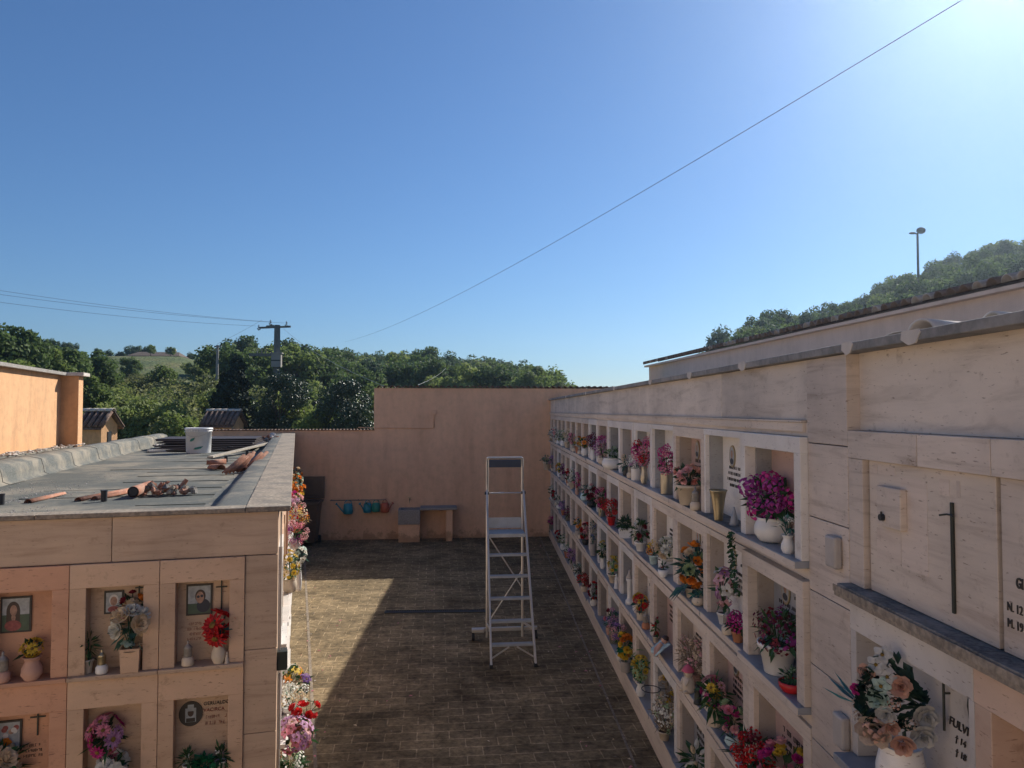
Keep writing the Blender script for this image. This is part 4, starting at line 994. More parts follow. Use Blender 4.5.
spec = {
 (0,0): [(.62, .02, S(('round',W_,.105,.145), ('ball',['purple','purple','magenta'],13,.068), (.13,.19,.10), .115, (34,.10,.06,'leaf')), 'big purple hydrangea with round white pot'),
         (.24, -.03, S(('vase',W_,.045,.10), ('ball',['white','greenish'],5,.024), (.04,.05,.05), .05, (26,.05,.02,'leafteal')), 'small white vase with tiny white flowers'),
         (.12, .05, S(('cup','cream',.04,.05), ('rose',['darkred'],6,.035), (.04,.05,.07), .07, (16,.05,.03,'leaf')), 'dark red roses in low cup')],
 (0,1): [(.55,-.035, None, 'tapered brass vase standing empty, with flared rim', 'brassvase'), (.30,.0,None,'small pale cone-shaped ornament beside brass vase','cone')],
 (0,2): [(.52,.0, S(('taper','cream',.115,.165), ('rose',['rose','lightpink','salmon2'],13,.040), (.10,.16,.075), .075, (60,.09,.03,'leaf')), 'salmon pink roses in wide cream pot'),
         (.16,-.04,None,'squat cream lantern with frosted glass top','lantern')],
 (0,3): [(.36,.0, S(('cyl','metalv',.06,.20), ('ball',['magenta','pink','magenta'],12,.045), (.065,.085,.13), .11, (16,.07,.04,'leaf')), 'magenta stocks in square metallic vase')],
 (0,4): [(.40,-.01, S(('vase','metalv',.045,.19), ('ball',['pink','magenta','red','lightpink'],15,.058), (.10,.17,.13), .14, (18,.08,.05,'leaf')), 'pink and red hydrangea ball on slender vase'),
         (.86,-.01, S(('cyl',W_,.055,.13), ('ball',['blue','lilac','white'],8,.03), (.06,.08,.06), .05, (24,.06,.03,'leafteal')), 'white jar with bluish lilac flowers')],
 (0,5): [(.5,.0, S(('cyl','blackp',.05,.11), ('ball',['white','cream'],8,.032), (.07,.12,.07), .06, (26,.08,.03,'leafteal')), 'white blossoms with grey green leaves in dark pot'),
         (.15,-.02, None, 'pale blue-grey glass lantern', 'lantern')],
 (0,6): [(.55,-.01, S(('round',W_,.14,.15), ('ball',['white','cream','greenish'],9,.035), (.11,.17,.07), .06, (40,.08,.04,'leaf')), 'white flowers and greenery in big white bowl pot')],
 (0,7): [(.45,-.01, S(('round','cream',.07,.10), ('ball',['pink','lilac','magenta'],16,.045), (.10,.20,.14), .16, (26,.07,.04,'leaf')), 'leaning pink and violet bouquet in cream pot')],
 (0,8): [(.5,-.01, S(('vase',W_,.06,.20), ('ball',['burgundy','violet','darkred'],12,.05), (.09,.15,.10), .10, (14,.07,.04,'leaf')), 'dark purple bouquet in tall white vase')],
 (1,0): [(.56,.02, S(('taper',W_,.115,.175), ('tiny',['burgundy','darkred','burgundy','purple'],44,.035), (.12,.24,.12), .07, (90,.09,.025,'leaf')), 'burgundy heather bush in tall white pot'),
         (.24,-.02, S(('cup','redp',.07,.055), ('tiny',['greenish'],4,.02), (.05,.055,.05), .035, (60,.035,.014,'leaf')), 'small green cactus in low red bowl'),
         (.09,.0,None,'white lantern with clear glass top near red bowl','lantern')],
 (1,1): [(.62,.02, S(('taper',W_,.055,.085), ('orchid',['lightpink','white','lilac'],17,.045), (.06,.07,.16), .16, (14,.10,.04,'leaf')), 'pale pink orchids in small white pot'),
         (.37,-.03,None,'white bulbous lantern with silver top','lantern'),
         (.18,-.02, S(('taper','terra',.045,.07), ('ball',['magenta'],7,.035), (.05,.075,.04), .06, (20,.07,.04,'leaf')), 'magenta cyclamen in small terracotta pot')],
 (1,2): [(.45,.0, S(('taper','cream',.065,.08), ('rose',['orange','cream','orange','greenish'],13,.05), (.08,.16,.17), .17, (60,.12,.045,'leafteal'), droopleaves=True), 'tall orange and cream rose bouquet with drooping leaves'),
         (.18,-.02, S(('round','cream',.05,.065), ('tiny',['greenish'],3,.015), (.03,.03,.03), .02, (14,.06,.03,'leafteal')), 'little cream bowl beside orange rose bouquet')],
 (1,3): [(.45,.02, S(('square',W_,.10,.14), ('rose',['white','white','cream'],15,.045), (.085,.15,.09), .09, (26,.08,.03,'leaf')), 'white roses in square white planter'),
         (.26,-.06, S(('cup','whitep',.048,.07), ('tiny',['darkred'],3,.015), (.03,.03,.04), .03, (14,.05,.015,'leaf')), 'small white cup with tiny plant in front of square planter'),
         (.88,-.02, S(('taper','clothw',.05,.09), ('ball',['orange','yellow','cream'],8,.038), (.06,.09,.06), .07, (18,.06,.03,'leafteal')), 'orange marigolds in pale green pot')],
 (1,4): [(.62,-.01, S(('taper',W_,.06,.10), ('rose',['white','darkred','darkred'],9,.034), (.07,.09,.12), .13, (60,.08,.03,'leaf')), 'wine red and white roses with dense leaves in white pot')],
 (1,5): [(.55,-.02, S(('square','whitep',.10,.12), ('tiny',['darkred'],3,.015), (.07,.10,.08), .06, (150,.07,.025,'leaf')), 'round dark green cypress bush in wrapped white pot')],
 (1,6): [(.60,-.02, S(('taper','redp',.06,.11), ('ball',['red','darkred','red'],14,.045), (.09,.17,.10), .13, (14,.07,.04,'leaf')), 'red carnations in bright red pot')],
 (1,7): [(.50,-.02, S(('cyl','metalv',.05,.12), ('ball',['magenta','red','pink'],17,.04), (.09,.15,.13), .15, (60,.10,.035,'leaf')), 'hanging magenta bougainvillea spray with dark leaves')],
 (1,8): [(.60,-.02, S(('round','blackp',.08,.10), ('rose',['darkred','lightpink','darkred','white'],15,.045), (.09,.22,.13), .12, (40,.08,.04,'leaf')), 'wine red and blush roses before dark niche')],
 (1,9): [(.5,-.01, S(('round','clothw',.09,.13), ('tiny',['paleteal'],6,.02), (.08,.12,.08), .07, (70,.06,.02,'leafteal')), 'pale teal succulent in whitish pot')],
 (1,10): [(.5,-.04, S(('vase','pinkpot',.045,.12), ('ball',['red','magenta'],10,.035), (.06,.09,.14), .14, (10,.06,.03,'leaf')), 'slender red flower spray in pink vase')],
 (2,0): [(.40,.0, S(('urn','cream',.07,.10), ('rose',['pink','yellow','magenta','lightpink'],26,.04), (.13,.23,.15), .14, (60,.09,.03,'leaf')), 'large pink and yellow mixed bouquet'),
         (.84,-.04, S(('cup','blackp',.05,.07), ('ball',['red','red','darkred'],15,.047), (.10,.17,.09), .11, (50,.13,.035,'leaf')), 'deep red carnations with spiky leaves in dark cup')],
 (2,1): [(.72,-.03, S(('cyl','cream',.05,.13), ('daisy',['magenta','yellow','pink','yellow','lightpink'],13,.048), (.08,.12,.11), .11, (70,.10,.03,'leaf'), droopleaves=True), 'yellow and magenta daisies in cream cylinder'),
         (.36,-.01, S(('round','clothw',.05,.07), ('rose',['pink','magenta','lightpink','greenish'],9,.038), (.07,.11,.11), .11, (30,.08,.03,'leaf')), 'pink roses in grey green pot'),
         (.16,-.03,None,'dark grey lantern with pointed glass top','lanterng')],
 (2,2): [(.60,.04, S(('round','pinkpot',.07,.09), ('tiny',['cream','lightpink'],34,.035), (.09,.20,.15), .15, (150,.10,.012,'dry')), 'dry beige twig arrangement with round pinkish pot'),
         (.42,-.045,None,'white gnome figurine with pink hat','gnome'), (.14,-.04,None,'dark little angel statuette beside gnome','angel')],
 (2,3): [(.80,-.02, S(('taper','cream',.035,.06), ('bud',['darkred','red'],6,.022), (.02,.04,.10), .11, (14,.07,.03,'leaf')), 'dark red celosia spike in tiny beige pot'),
         (.40,-.04,None,'doll laid in pale blue and white cloth','doll')],
 (2,4): [(.66,.0, S(('cyl','cream',.05,.08), ('daisy',['yellow','red','red','yellow'],11,.055), (.07,.13,.09), .11, (40,.07,.03,'leafteal'), pick=lambda d, r: (0 if d.y > .1 else 1)), 'yellow and red gerberas in cream pot'),
         (.30,-.02,None,'brown terracotta lantern','lanternt')],
 (2,5): [(.35,.0,None,'white column-shaped urn with lid','urn')],
 (2,6): [(.55,-.01, S(('taper','cream',.07,.115), ('daisy',['yellow','greenish','yellow'],15,.034), (.07,.11,.12), .13, (30,.06,.02,'leafgreen')), 'pale yellow primroses in cream pot'),
         (.20,-.02,None,'small white angel statuette beside yellow primroses','angelw')],
 (2,7): [(.50,-.01, S(('vase',W_,.05,.15), ('daisy',['greenish','cream','yellow'],10,.034), (.06,.11,.14), .13, (60,.07,.03,'leaf')), 'green and cream trailing bouquet in white vase')],
 (2,8): [(.55,-.01, S(('cyl','greyp',.05,.18), ('tiny',['blue','white'],12,.03), (.06,.10,.20), .20, (40,.07,.02,'leafteal')), 'tall bluish grey flower column')],
 (2,9): [(.55,-.01, S(('cup','blackp',.06,.10), ('rose',['darkred','red','lightpink'],14,.045), (.08,.16,.15), .13, (34,.07,.03,'leaf')), 'dark red rose bouquet with pink tip')],
 (3,2): [(.30,-.02, S(('urn','cream',.11,.15), ('bud',['cream','white'],7,.036), (.07,.13,.09), .14, (50,.13,.035,'leaf')), 'cream rosebuds in wide cream urn')],
 (3,3): [(.40,-.03, S(('taper','cream',.06,.08), ('tiny',['cream','greenish','white'],60,.035), (.10,.21,.16), .17, (70,.07,.014,'dry')), 'loose spray of dried white flowers in cream pot'),
         (.62,.05, S(('cup','cream',.05,.06), ('rose',['yellow','cream'],7,.045), (.06,.10,.14), .34, (20,.07,.03,'dry')), 'yellow and cream blooms behind dried white spray')],
 (3,4): [(.55,-.03, S(('vase',W_,.06,.14), ('daisy',['yellow','greenish','yellow','greenish'],18,.048), (.09,.19,.15), .17, (30,.08,.03,'leafgreen')), 'pale yellow green sunflowers in white vase')],
 (3,5): [(.35,-.05, S(('cyl','greyp',.06,.12), ('rose',['orange','yellow','yellow'],12,.055), (.08,.13,.16), .17, (26,.10,.05,'leafgreen')), 'large golden orange lilies before dark niche'),
         (.78,-.05, S(('vase',W_,.05,.12), ('ball',['lilac','violet','lightpink'],10,.045), (.08,.13,.12), .19, (30,.08,.03,'leaf')), 'lilac and violet blooms before dark niche')],
 (3,6): [(.50,-.01, S(('cyl','metalv',.06,.16), ('ball',['blue','lilac','violet'],12,.035), (.08,.15,.13), .15, (60,.07,.03,'leafteal')), 'bluish violet bouquet with teal leaves'),
         (.90,-.01, S(('cup','pinkpot',.05,.10), ('rose',['pink','lightpink','darkred'],9,.035), (.06,.10,.14), .12, (20,.06,.03,'leaf')), 'small pink rose bouquet')],
 (3,9): [(.50,-.04, S(('cup','cream',.06,.10), ('ball',['red','red','darkred'],11,.05), (.09,.17,.10), .11, (26,.07,.03,'leaf')), 'bright red roses near the far end'), ],
 (3,10): [(.50,-.02, S(('round','clothw',.06,.10), ('ball',['white','paleteal'],9,.035), (.08,.13,.10), .10, (60,.07,.03,'leaf')), 'white blossoms with dark leaves')],
}
def brassvase(P_, lab):
    m = MB(); m.lathe([(a*.062, b*.215) for a, b in POTS['cone']], 20); o = m.build('vase', M['brass']); o.location = P_; tag(o, lab, 'vase', None)
def special(kind, P_, lab, r, k):
    if kind == 'brassvase': brassvase(P_, lab)
    elif kind == 'cone':
        m = MB(); m.lathe([(.03,0),(.032,.01),(.022,.05),(.010,.10),(.003,.125)], 10); o = m.build('ornament', M['greym']); o.location = P_; tag(o, lab, 'ornament')
    elif kind.startswith('lantern'):
        lantern(P_, lab, GL, R.uniform(0,3), R.uniform(.95,1.1), {'lantern':'cream','lanterng':'greyp','lanternt':'terra'}[kind])
    elif kind == 'gnome':
        root = empty('figurine', P_, AR+.4, lab, 'figurine')
        a = MB(); a.lathe([(.05,0),(.055,.02),(.05,.07),(.035,.115),(.018,.12)], 14); a.ball((0,0,.145), .036,.036,.036, 0, 12, 8); a.ball((-.036,0,.14),.009,.009,.009,0,8,5)
        a.tube([(-.02,-.03,.10),(-.05,-.03,.06)], [.014,.01], 7); a.tube([(-.02,.03,.10),(-.05,.03,.06)], [.014,.01], 7); a.ball((-.045,-.03,.012),.028,.016,.014); a.ball((-.045,.03,.012),.028,.016,.014)
        a.build('body', M['cream'], root)
        h = MB(); h.lathe([(.048,.158),(.05,.165),(.038,.185),(.02,.205),(.006,.215)], 14); h.build('hat', M['pinkhat'], root)
    elif kind == 'angel': statuette(P_, lab, GL, .75, 'bronze', True, AR)
    elif kind == 'angelw': statuette(P_, lab, GL, .8, 'white', True, AR)
    elif kind == 'doll':
        root = empty('doll', P_, AR, lab, 'doll')
        a = MB(); a.ball((.02,.0,.135), .032,.032,.034, 0, 12, 8); a.tube([(-.01,0,.10),(-.05,-.02,.05),(-.075,-.08,.012)], [.02,.016,.012], 7); a.tube([(-.01,0,.10),(-.06,.02,.05),(-.08,-.03,.0)], [.02,.016,.012], 7); a.build('body', M['pinkpot'], root)
        c = MB(); rr = random.Random(5); g = 8; vs = []
        for i in range(g+1):
            for j in range(g+1):
                vs.append((.05-.14*i/g, -.10+.2*j/g, .12-.11*(i/g)**1.3+.012*sin(j*1.7)+rr.uniform(-.004,.004)))
        c.add(vs, [(i*(g+1)+j, i*(g+1)+j+1, (i+1)*(g+1)+j+1, (i+1)*(g+1)+j) for i in range(g) for j in range(g)], 0, True); o = c.build('dress', M['clothw'], root)
        sm = o.modifiers.new('s', 'SOLIDIFY'); sm.thickness = .004
        h = MB(); h.ball((.028,.0,.150), .034,.036,.026, 0, 12, 7); h.build('hair', M['darkhair'] if 'darkhair' in M else M['hairb'], root)
    elif kind == 'urn':
        root = empty('urn', P_, 0, lab, 'urn')
        a = MB(); a.lathe([(.05,0),(.052,.05),(.036,.06),(.03,.10),(.03,.26),(.042,.28),(.042,.30)], 14); a.build('body', M['white'], root)
        b = MB(); b.lathe([(.04,.301),(.045,.31),(.02,.35),(.012,.37),(.02,.385),(.004,.40)], 14); b.build('lid', M['greyp'], root)
GENF = [('ball',['pink','magenta'],'pink blooms'), ('rose',['red','darkred'],'red roses'), ('ball',['white','cream'],'white blooms'), ('rose',['lightpink','white'],'blush roses'),
        ('daisy',['yellow','orange'],'yellow and orange daisies'), ('ball',['lilac','violet'],'violet blooms'), ('tiny',['burgundy','purple'],'dark purple sprigs'), ('tiny',['greenish','white'],'green and white sprigs')]
GENP = [('round',W_,'round white pot'), ('taper','cream','cream pot'), ('cyl','metalv','metal vase'), ('taper','terra','terracotta pot'), ('vase',W_,'white vase'), ('cyl','greyp','grey pot')]
seen_labels = set()
for r in range(4):
    for k in range(NC):
        items = spec.get((r, k))
        if items is None:
            if r == 3 and k in (0, 1): continue
            rnd = random.Random(r*77+k*13+5)
            items = []
            if rnd.random() < .86:
                f = rnd.choice(GENF); p = rnd.choice(GENP); ph = rnd.uniform(.09,.15)
                items.append((rnd.uniform(.4,.65), -.01, S((p[0],p[1],rnd.uniform(.05,.08),ph), (f[0],f[1],rnd.randint(9,14) if f[0] != 'tiny' else 26,rnd.uniform(.035,.048)), (.08,rnd.uniform(.11,.17),rnd.uniform(.08,.14)), rnd.uniform(.08,.13), (30,.07,.03,rnd.choice(['leaf','leafteal']))), f[2]+' in '+p[2]))
            if rnd.random() < .45:
                items.append((rnd.uniform(.15,.25), -.02, None, rnd.choice(['white','cream','pale'])+' grave lantern', 'lantern'))
            spec[(r,k)] = items
        for j, it in enumerate(items):
            P_ = posR(r, k, it[0], it[1]); lab = fit(it[3], r, k)
            if it[2] is None: special(it[4], P_, lab, r, k)
            else: planter(P_, it[2], lab, GR, AR+R.uniform(-.2,.2), seed=r*1000+k*20+j)
# second pots: extra small items to fill the crowded far niches
# trailing ivy below the purple hydrangea niche
def ivy():
    m = MB(); rnd = random.Random(8)
    for s in range(6):
        y = Y0+PW*rnd.uniform(.93,1.10); p = Vector((-.09, y, SZ[0]+.02)); 
        L_ = rnd.uniform(.12,.42); n = int(L_/.022)
        for i in range(n):
            p = p+Vector((rnd.uniform(-.006,.006), rnd.uniform(-.018,.012), -.022)); p.x = max(-.125, min(-.085, p.x))
            leaf(m, p, (rnd.uniform(-1,-.2), rnd.uniform(-1,1), rnd.uniform(-1,.2)), .034, .026, 0, rnd)
    o = m.build('ivy', M['leaf'], None); o.location = OR; o.rotation_euler.z = AR
    tag(o, 'trailing green ivy hanging over the ledge beside the brass vase', 'plant')
    # thin black metal hoop before the pale niche
    h = MB(); rr = .085; c = Vector((-.14, Y0+3.45*PW, SZ[3]+.44)); h.tube([c+Vector((rr*1.0*cos(t*pi/12), rr*1.1*sin(t*pi/12), 0)) for t in range(25)], .004, 6); h.tube([c+Vector((rr,0,0)), (0,c.y,c.z)], .004, 6)
    o = h.build('vase_ring', M['blackp'], None); o.location = OR; o.rotation_euler.z = AR; tag(o, 'thin black metal ring holder sticking out above the dried white spray', 'ring holder')
ivy()
# the great bouquet in the near bay
P['dusty'] = petal('petal_dusty_beige', (.46,.37,.30), (.26,.16,.13)); P['dustyrose'] = petal('petal_dusty_peach', (.55,.33,.25), (.34,.17,.13)); P['cream2'] = petal('petal_greyish_white', (.50,.49,.46), (.33,.33,.31))
def great_bouquet():
    yb = 2.93; P_ = toR(-.03, yb, 1.744)
    root = empty('flower_urn', P_, AR, 'large mixed rose, peony and orchid bouquet in a white urn beside the pilaster', 'flower urn')
    rnd = random.Random(21); ph = .225
    m = MB(); m.lathe([(a*.092, b*ph) for a, b in POTS['round']], 24); m.build('pot', M['marble'], root)
    f = MB(); mats = [P['dusty'], P['dustyrose'], P['cream2'], P['paleteal'], P['magenta'], P['centre'], P['dustyrose']]
    # arranged to face the aisle: cv points towards it, rv runs across
    cv = Vector((-.5,-.87,0)); rv = Vector((.87,-.5,0))
    def pos(dy, dz, x): return rv*(-dy*1.12-.03)+cv*(-x-.04)+Vector((0,0,.262+(dz-.175)*1.22))
    def hd(dy, dz, r_, typ, mi, x=-.05):
        fb = MB(); head(fb, pos(dy, dz, x), cv+rv*(-dy*3)+Vector((0,0,(dz-.27)*3)), r_*1.08, typ, mi, 5, rnd); fb.build('flower', mats, root)
    for dy, dz, r_, typ, mi, x in ((.055,.195,.062,'rose',0,-.12),(.05,.20,.05,'ball',1,-.13),(-.035,.175,.042,'rose',1,-.14),(-.105,.255,.045,'rose',2,-.08),(-.095,.20,.045,'rose',2,-.10),(.075,.37,.032,'rose',6,-.09),(-.03,.345,.04,'rose',6,-.11),
            (.045,.40,.035,'orchid',2,-.10),(.025,.43,.035,'orchid',2,-.08),(.01,.37,.032,'orchid',2,-.11),(.03,.34,.035,'orchid',3,-.12),(.04,.30,.04,'rose',3,-.12),(.015,.255,.035,'rose',2,-.13),(.11,.31,.022,'rose',4,-.09),(.095,.23,.03,'ball',0,-.1),(-.01,.29,.025,'ball',6,-.12),(-.06,.23,.028,'ball',0,-.1),(.12,.26,.02,'tiny',0,-.09),(.0,.22,.03,'rose',1,-.13)):
        hd(dy, dz, r_, typ, mi, x)
    l = MB()
    for i in range(210):
        d = Vector((rnd.uniform(-1,.2), rnd.uniform(-1,1), rnd.uniform(-.6,1))).normalized(); p = cv*.02-rv*.03+Vector((0,0,.40))+rv*(d.y*.13)+cv*(abs(d.x)*.05)+Vector((0,0,d.z*.14))*rnd.uniform(.3,1.1)
        leaf(l, p, d, rnd.uniform(.04,.075), rnd.uniform(.028,.05), 0, rnd)
    l.build('leaves', leafmat('dark_bouquet_leaf', (.01,.03,.025), (.03,.075,.05)), root)
    t = MB(); 
    for d in ((.15,.40),(.135,.35),(.16,.33)): leaf(t, cv*.03-rv*.14+Vector((0,0,.36)), -rv*(d[0]-.07)+Vector((0,0,d[1]-.30)), .15, .075, 0, rnd, 0)
    t.build('ornamental_leaf', M['teal'], root)
great_bouquet()
def twigs():
    rnd = random.Random(2)
    P_ = toR(-.06, 2.36, 1.745)
    root = empty('flower_pot', P_, AR, 'purple flowers with bare dark twigs at the lower right corner of the photo', 'flower pot')
    m = MB(); m.lathe([(a*.05, b*.07) for a, b in POTS['taper']], 14); m.build('pot', M['cream'], root)
    t = MB(); t.tube([(0,0,.06),(-.03,.04,.13),(-.05,.12,.19)], .003, 5); t.tube([(0,0,.06),(-.02,.02,.14),(-.03,.06,.20)], .003, 5); t.build('twigs', M['bark'], root)
    f = MB()
    for i in range(7): head(f, (rnd.uniform(-.04,.03), rnd.uniform(-.05,.05), .08+rnd.uniform(0,.04)), (-1,rnd.uniform(-1,1),1), .028, 'ball', 0, 0, rnd)
    f.build('flowers', [P['violet']], root)
twigs()

# ---------------------------------------------------------------- things in the left block's near face
def posL(c, r, fx, y=.03):
    seps = [-.23, -.782, -1.335, -1.888, -2.44]
    x = seps[c+1]+(seps[c]-seps[c+1])*fx; return toL(x, y, LZ[r])
GLF = 'flower vessels in the near face of the left niche block'
planter(posL(0,0,.72,-.005), S(('vase','cream',.058,.155), ('daisy',['red','red'],5,.10), (.055,.10,.085), .09, (14,.07,.04,'leafteal')), 'three red gerberas in a cream vase in the niche with the sunglasses portrait', GLF, AL, 41)
lantern(posL(0,0,.36,.0), 'pale glass lantern on round base in front of the sunglasses portrait niche', 'lanterns in the left niche block', AL, 1.0, 'cream')
statuette(posL(0,0,.82,-.03), 'tiny pale figurine beside the vase of red gerberas', None, .35, 'cream', False, AL)
rt = planter(posL(1,0,.72,-.005), S(('square','travF',.085,.16), ('rose',['cream','paleteal','cream','white'],15,.062), (.11,.135,.14), .15, (26,.08,.045,'leafteal')), 'large cream and pale teal flower ball on a square stone block in a left niche', GLF, AL, 42)
planter(posL(1,0,.70,.045), S(('cup','cream',.03,.05), ('rose',['darkred','magenta','orange'],8,.032), (.06,.13,.12), .36, (30,.07,.03,'leaf')), 'dark red and magenta roses behind the cream flower ball', GLF, AL, 43)
planter(posL(1,0,.24,.03), S(('taper','greyp',.035,.09), ('tiny',['greenish'],3,.02), (.04,.04,.12), .10, (80,.06,.015,'leaf')), 'small dark evergreen in a grey pot left of the stone block', GLF, AL, 44)
lantern(posL(1,0,.40,-.005), 'dark amber dome lantern on flat white base beside the grey pot', 'lanterns in the left niche block', AL, .95, 'white', 'brass')
planter(posL(2,0,.66,-.005), S(('vase','pinkpot',.075,.15), ('daisy',['yellow','yellow'],6,.05), (.05,.07,.04), .05, (12,.07,.04,'leaf')), 'yellow flowers in a round pink clay vase before the woman portrait', GLF, AL, 45)
planter(posL(2,0,.12,.02), S(('cup','blackp',.045,.07), ('rose',['yellow','cream','greenish','violet'],9,.032), (.06,.10,.06), .07, (40,.08,.035,'leaf')), 'pale and yellow roses with dark leaves at far left of the woman portrait niche', GLF, AL, 46)
lantern(posL(2,0,.36,-.005), 'squat smoky lantern on pink stone base before the woman portrait', 'lanterns in the left niche block', AL, 1.15, 'pinkpot')
planter(posL(2,1,.35,-.0), S(('round','cream',.06,.09), ('rose',['orange','orange','cream'],11,.06), (.09,.18,.12), .13, (60,.11,.05,'leaf')), 'orange roses with long leaves in the lower terracotta coloured niche', GLF, AL, 47)
planter(posL(1,1,.45,.02), S(('cyl','metalv',.05,.10), ('daisy',['magenta','magenta','pink','lilac'],16,.065), (.09,.15,.14), .22, (50,.09,.03,'leaf')), 'magenta chrysanthemums high behind white roses in the lower middle niche', GLF, AL, 48)
planter(posL(1,1,.55,-.05), S(('round',W_,.06,.08), ('rose',['white','cream','white'],8,.065), (.07,.17,.05), .05, (26,.08,.04,'leaf')), 'creamy white roses in front of the magenta chrysanthemums', GLF, AL, 49)
planter(posL(0,1,.38,.0), S(('taper',W_,.038,.07), ('tiny',['white','paleteal'],5,.016), (.04,.05,.05), .045, (50,.07,.02,'leaf')), 'small white pot with drooping green plant below the oval portrait', GLF, AL, 50)
planter(posL(0,1,.76,.0), S(('taper',W_,.038,.07), ('tiny',['white','lilac'],5,.016), (.04,.05,.06), .05, (50,.07,.02,'leaf')), 'small white pot with green plant at the right end of the lower right niche', GLF, AL, 51)
planter(posL(0,1,.57,-.01), S(('cup','green',.03,.03), ('tiny',['greenish'],2,.014), (.06,.065,.045), .04, (80,.06,.04,'leafgreen')), 'bright green leafy plant between two small white pots', GLF, AL, 52)
# ---------------------------------------------------------------- flowers along the aisle side of the left block (sunlit)
GS = 'sunlit flowers hanging out of the aisle side of the left block'
def side(r, t, sp, lab, x=.10, seed=0):
    planter(toL(x+.01, t, LZ[r]), sp, lab, GS, AL, seed)
side(0, 13.0, S(('round','cream',.08,.11), ('rose',['orange','cream'],12,.055), (.14,.18,.16), .13), 'cream and orange roses, farthest up the sunlit side of the left block', .10, 1)
side(0, 11.2, S(('round','cream',.08,.10), ('rose',['orange','orange','cream','paleteal'],16,.055), (.16,.20,.17), .14), 'bright orange rose bunch on the sunlit side, second farthest', .10, 2)
side(0, 9.3, S(('round','cream',.08,.10), ('rose',['orange','orange','yellow'],15,.055), (.16,.20,.16), .12), 'deep orange rose bunch on the sunlit side above the pink ones', .11, 3)
side(0, 7.8, S(('round',W_,.08,.10), ('rose',['magenta','lightpink','red'],13,.05), (.13,.16,.14), .12), 'magenta and blush rose bunch on the sunlit side of the left block', .08, 4)
side(0, 6.8, S(('round',W_,.07,.10), ('ball',['lightpink','pink','lilac'],13,.05), (.14,.16,.13), .12), 'pale pink ball flowers on the sunlit side of the left block', .09, 5)
side(0, 5.6, S(('round','terra',.07,.10), ('tiny',['orange','cream','red','yellow'],70,.04), (.18,.20,.15), .12, (70,.10,.02,'dry')), 'spiky autumn coloured bunch on the sunlit side of the left block', .11, 6)
side(0, 4.3, S(('round',W_,.07,.10), ('ball',['pink','lilac','lightpink','purple'],18,.048), (.15,.17,.14), .10), 'bright pink and lilac bunch on the sunlit side above the yellow flowers', .10, 7)
side(0, 1.95, S(('round','cream',.07,.13), ('daisy',['yellow','yellow','cream'],24,.034), (.085,.14,.14), .13, (60,.06,.02,'leaf')), 'small yellow daisies in a round cream pot on the sunlit side', .06, 8)
side(1, 5.2, S(('vase',W_,.05,.40), ('orchid',['white','paleteal','white'],13,.05), (.10,.12,.13), .10, (10,.09,.05,'leafteal')), 'white orchid blossoms reaching out over the aisle', .16, 9)
side(1, 1.4, S(('round','cream',.07,.07), ('orchid',['yellow','orange','white'],13,.042), (.11,.13,.06), .08), 'yellow and white blossoms with violet ones beside them, below the meter box', .08, 10)
side(1, 1.3, S(('cyl','greyp',.03,.05), ('orchid',['violet','lilac'],5,.036), (.05,.06,.04), .07, (6,.06,.03,'leaf')), 'few violet blossoms sticking out right of the yellow and white ones', .20, 11)
side(1, .92, S(('round',W_,.08,.05), ('ball',['white','white','cream'],16,.05), (.14,.15,.08), .06), 'creamy white hydrangea under the violet blossoms', .08, 12)
side(1, .50, S(('taper','terra',.06,.06), ('orchid',['lilac','lightpink','lilac','pink'],44,.045), (.14,.18,.13), -.06, (18,.08,.04,'leaf')), 'large lilac pink petunia bunch spilling over the shelf near the corner', .12, 13)
side(1, .62, S(('cyl','greyp',.03,.05), ('rose',['red','red'],9,.042), (.13,.12,.05), .06, (8,.07,.03,'leaf')), 'bright red blossoms above the lilac petunias', .19, 14)
side(2, .62, S(('taper','terra',.08,.34), ('tiny',['white','greenish'],30,.035), (.12,.16,.13), .10, (110,.08,.04,'leaf')), 'variegated green and white plant low on the sunlit side near the corner', .09, 15)
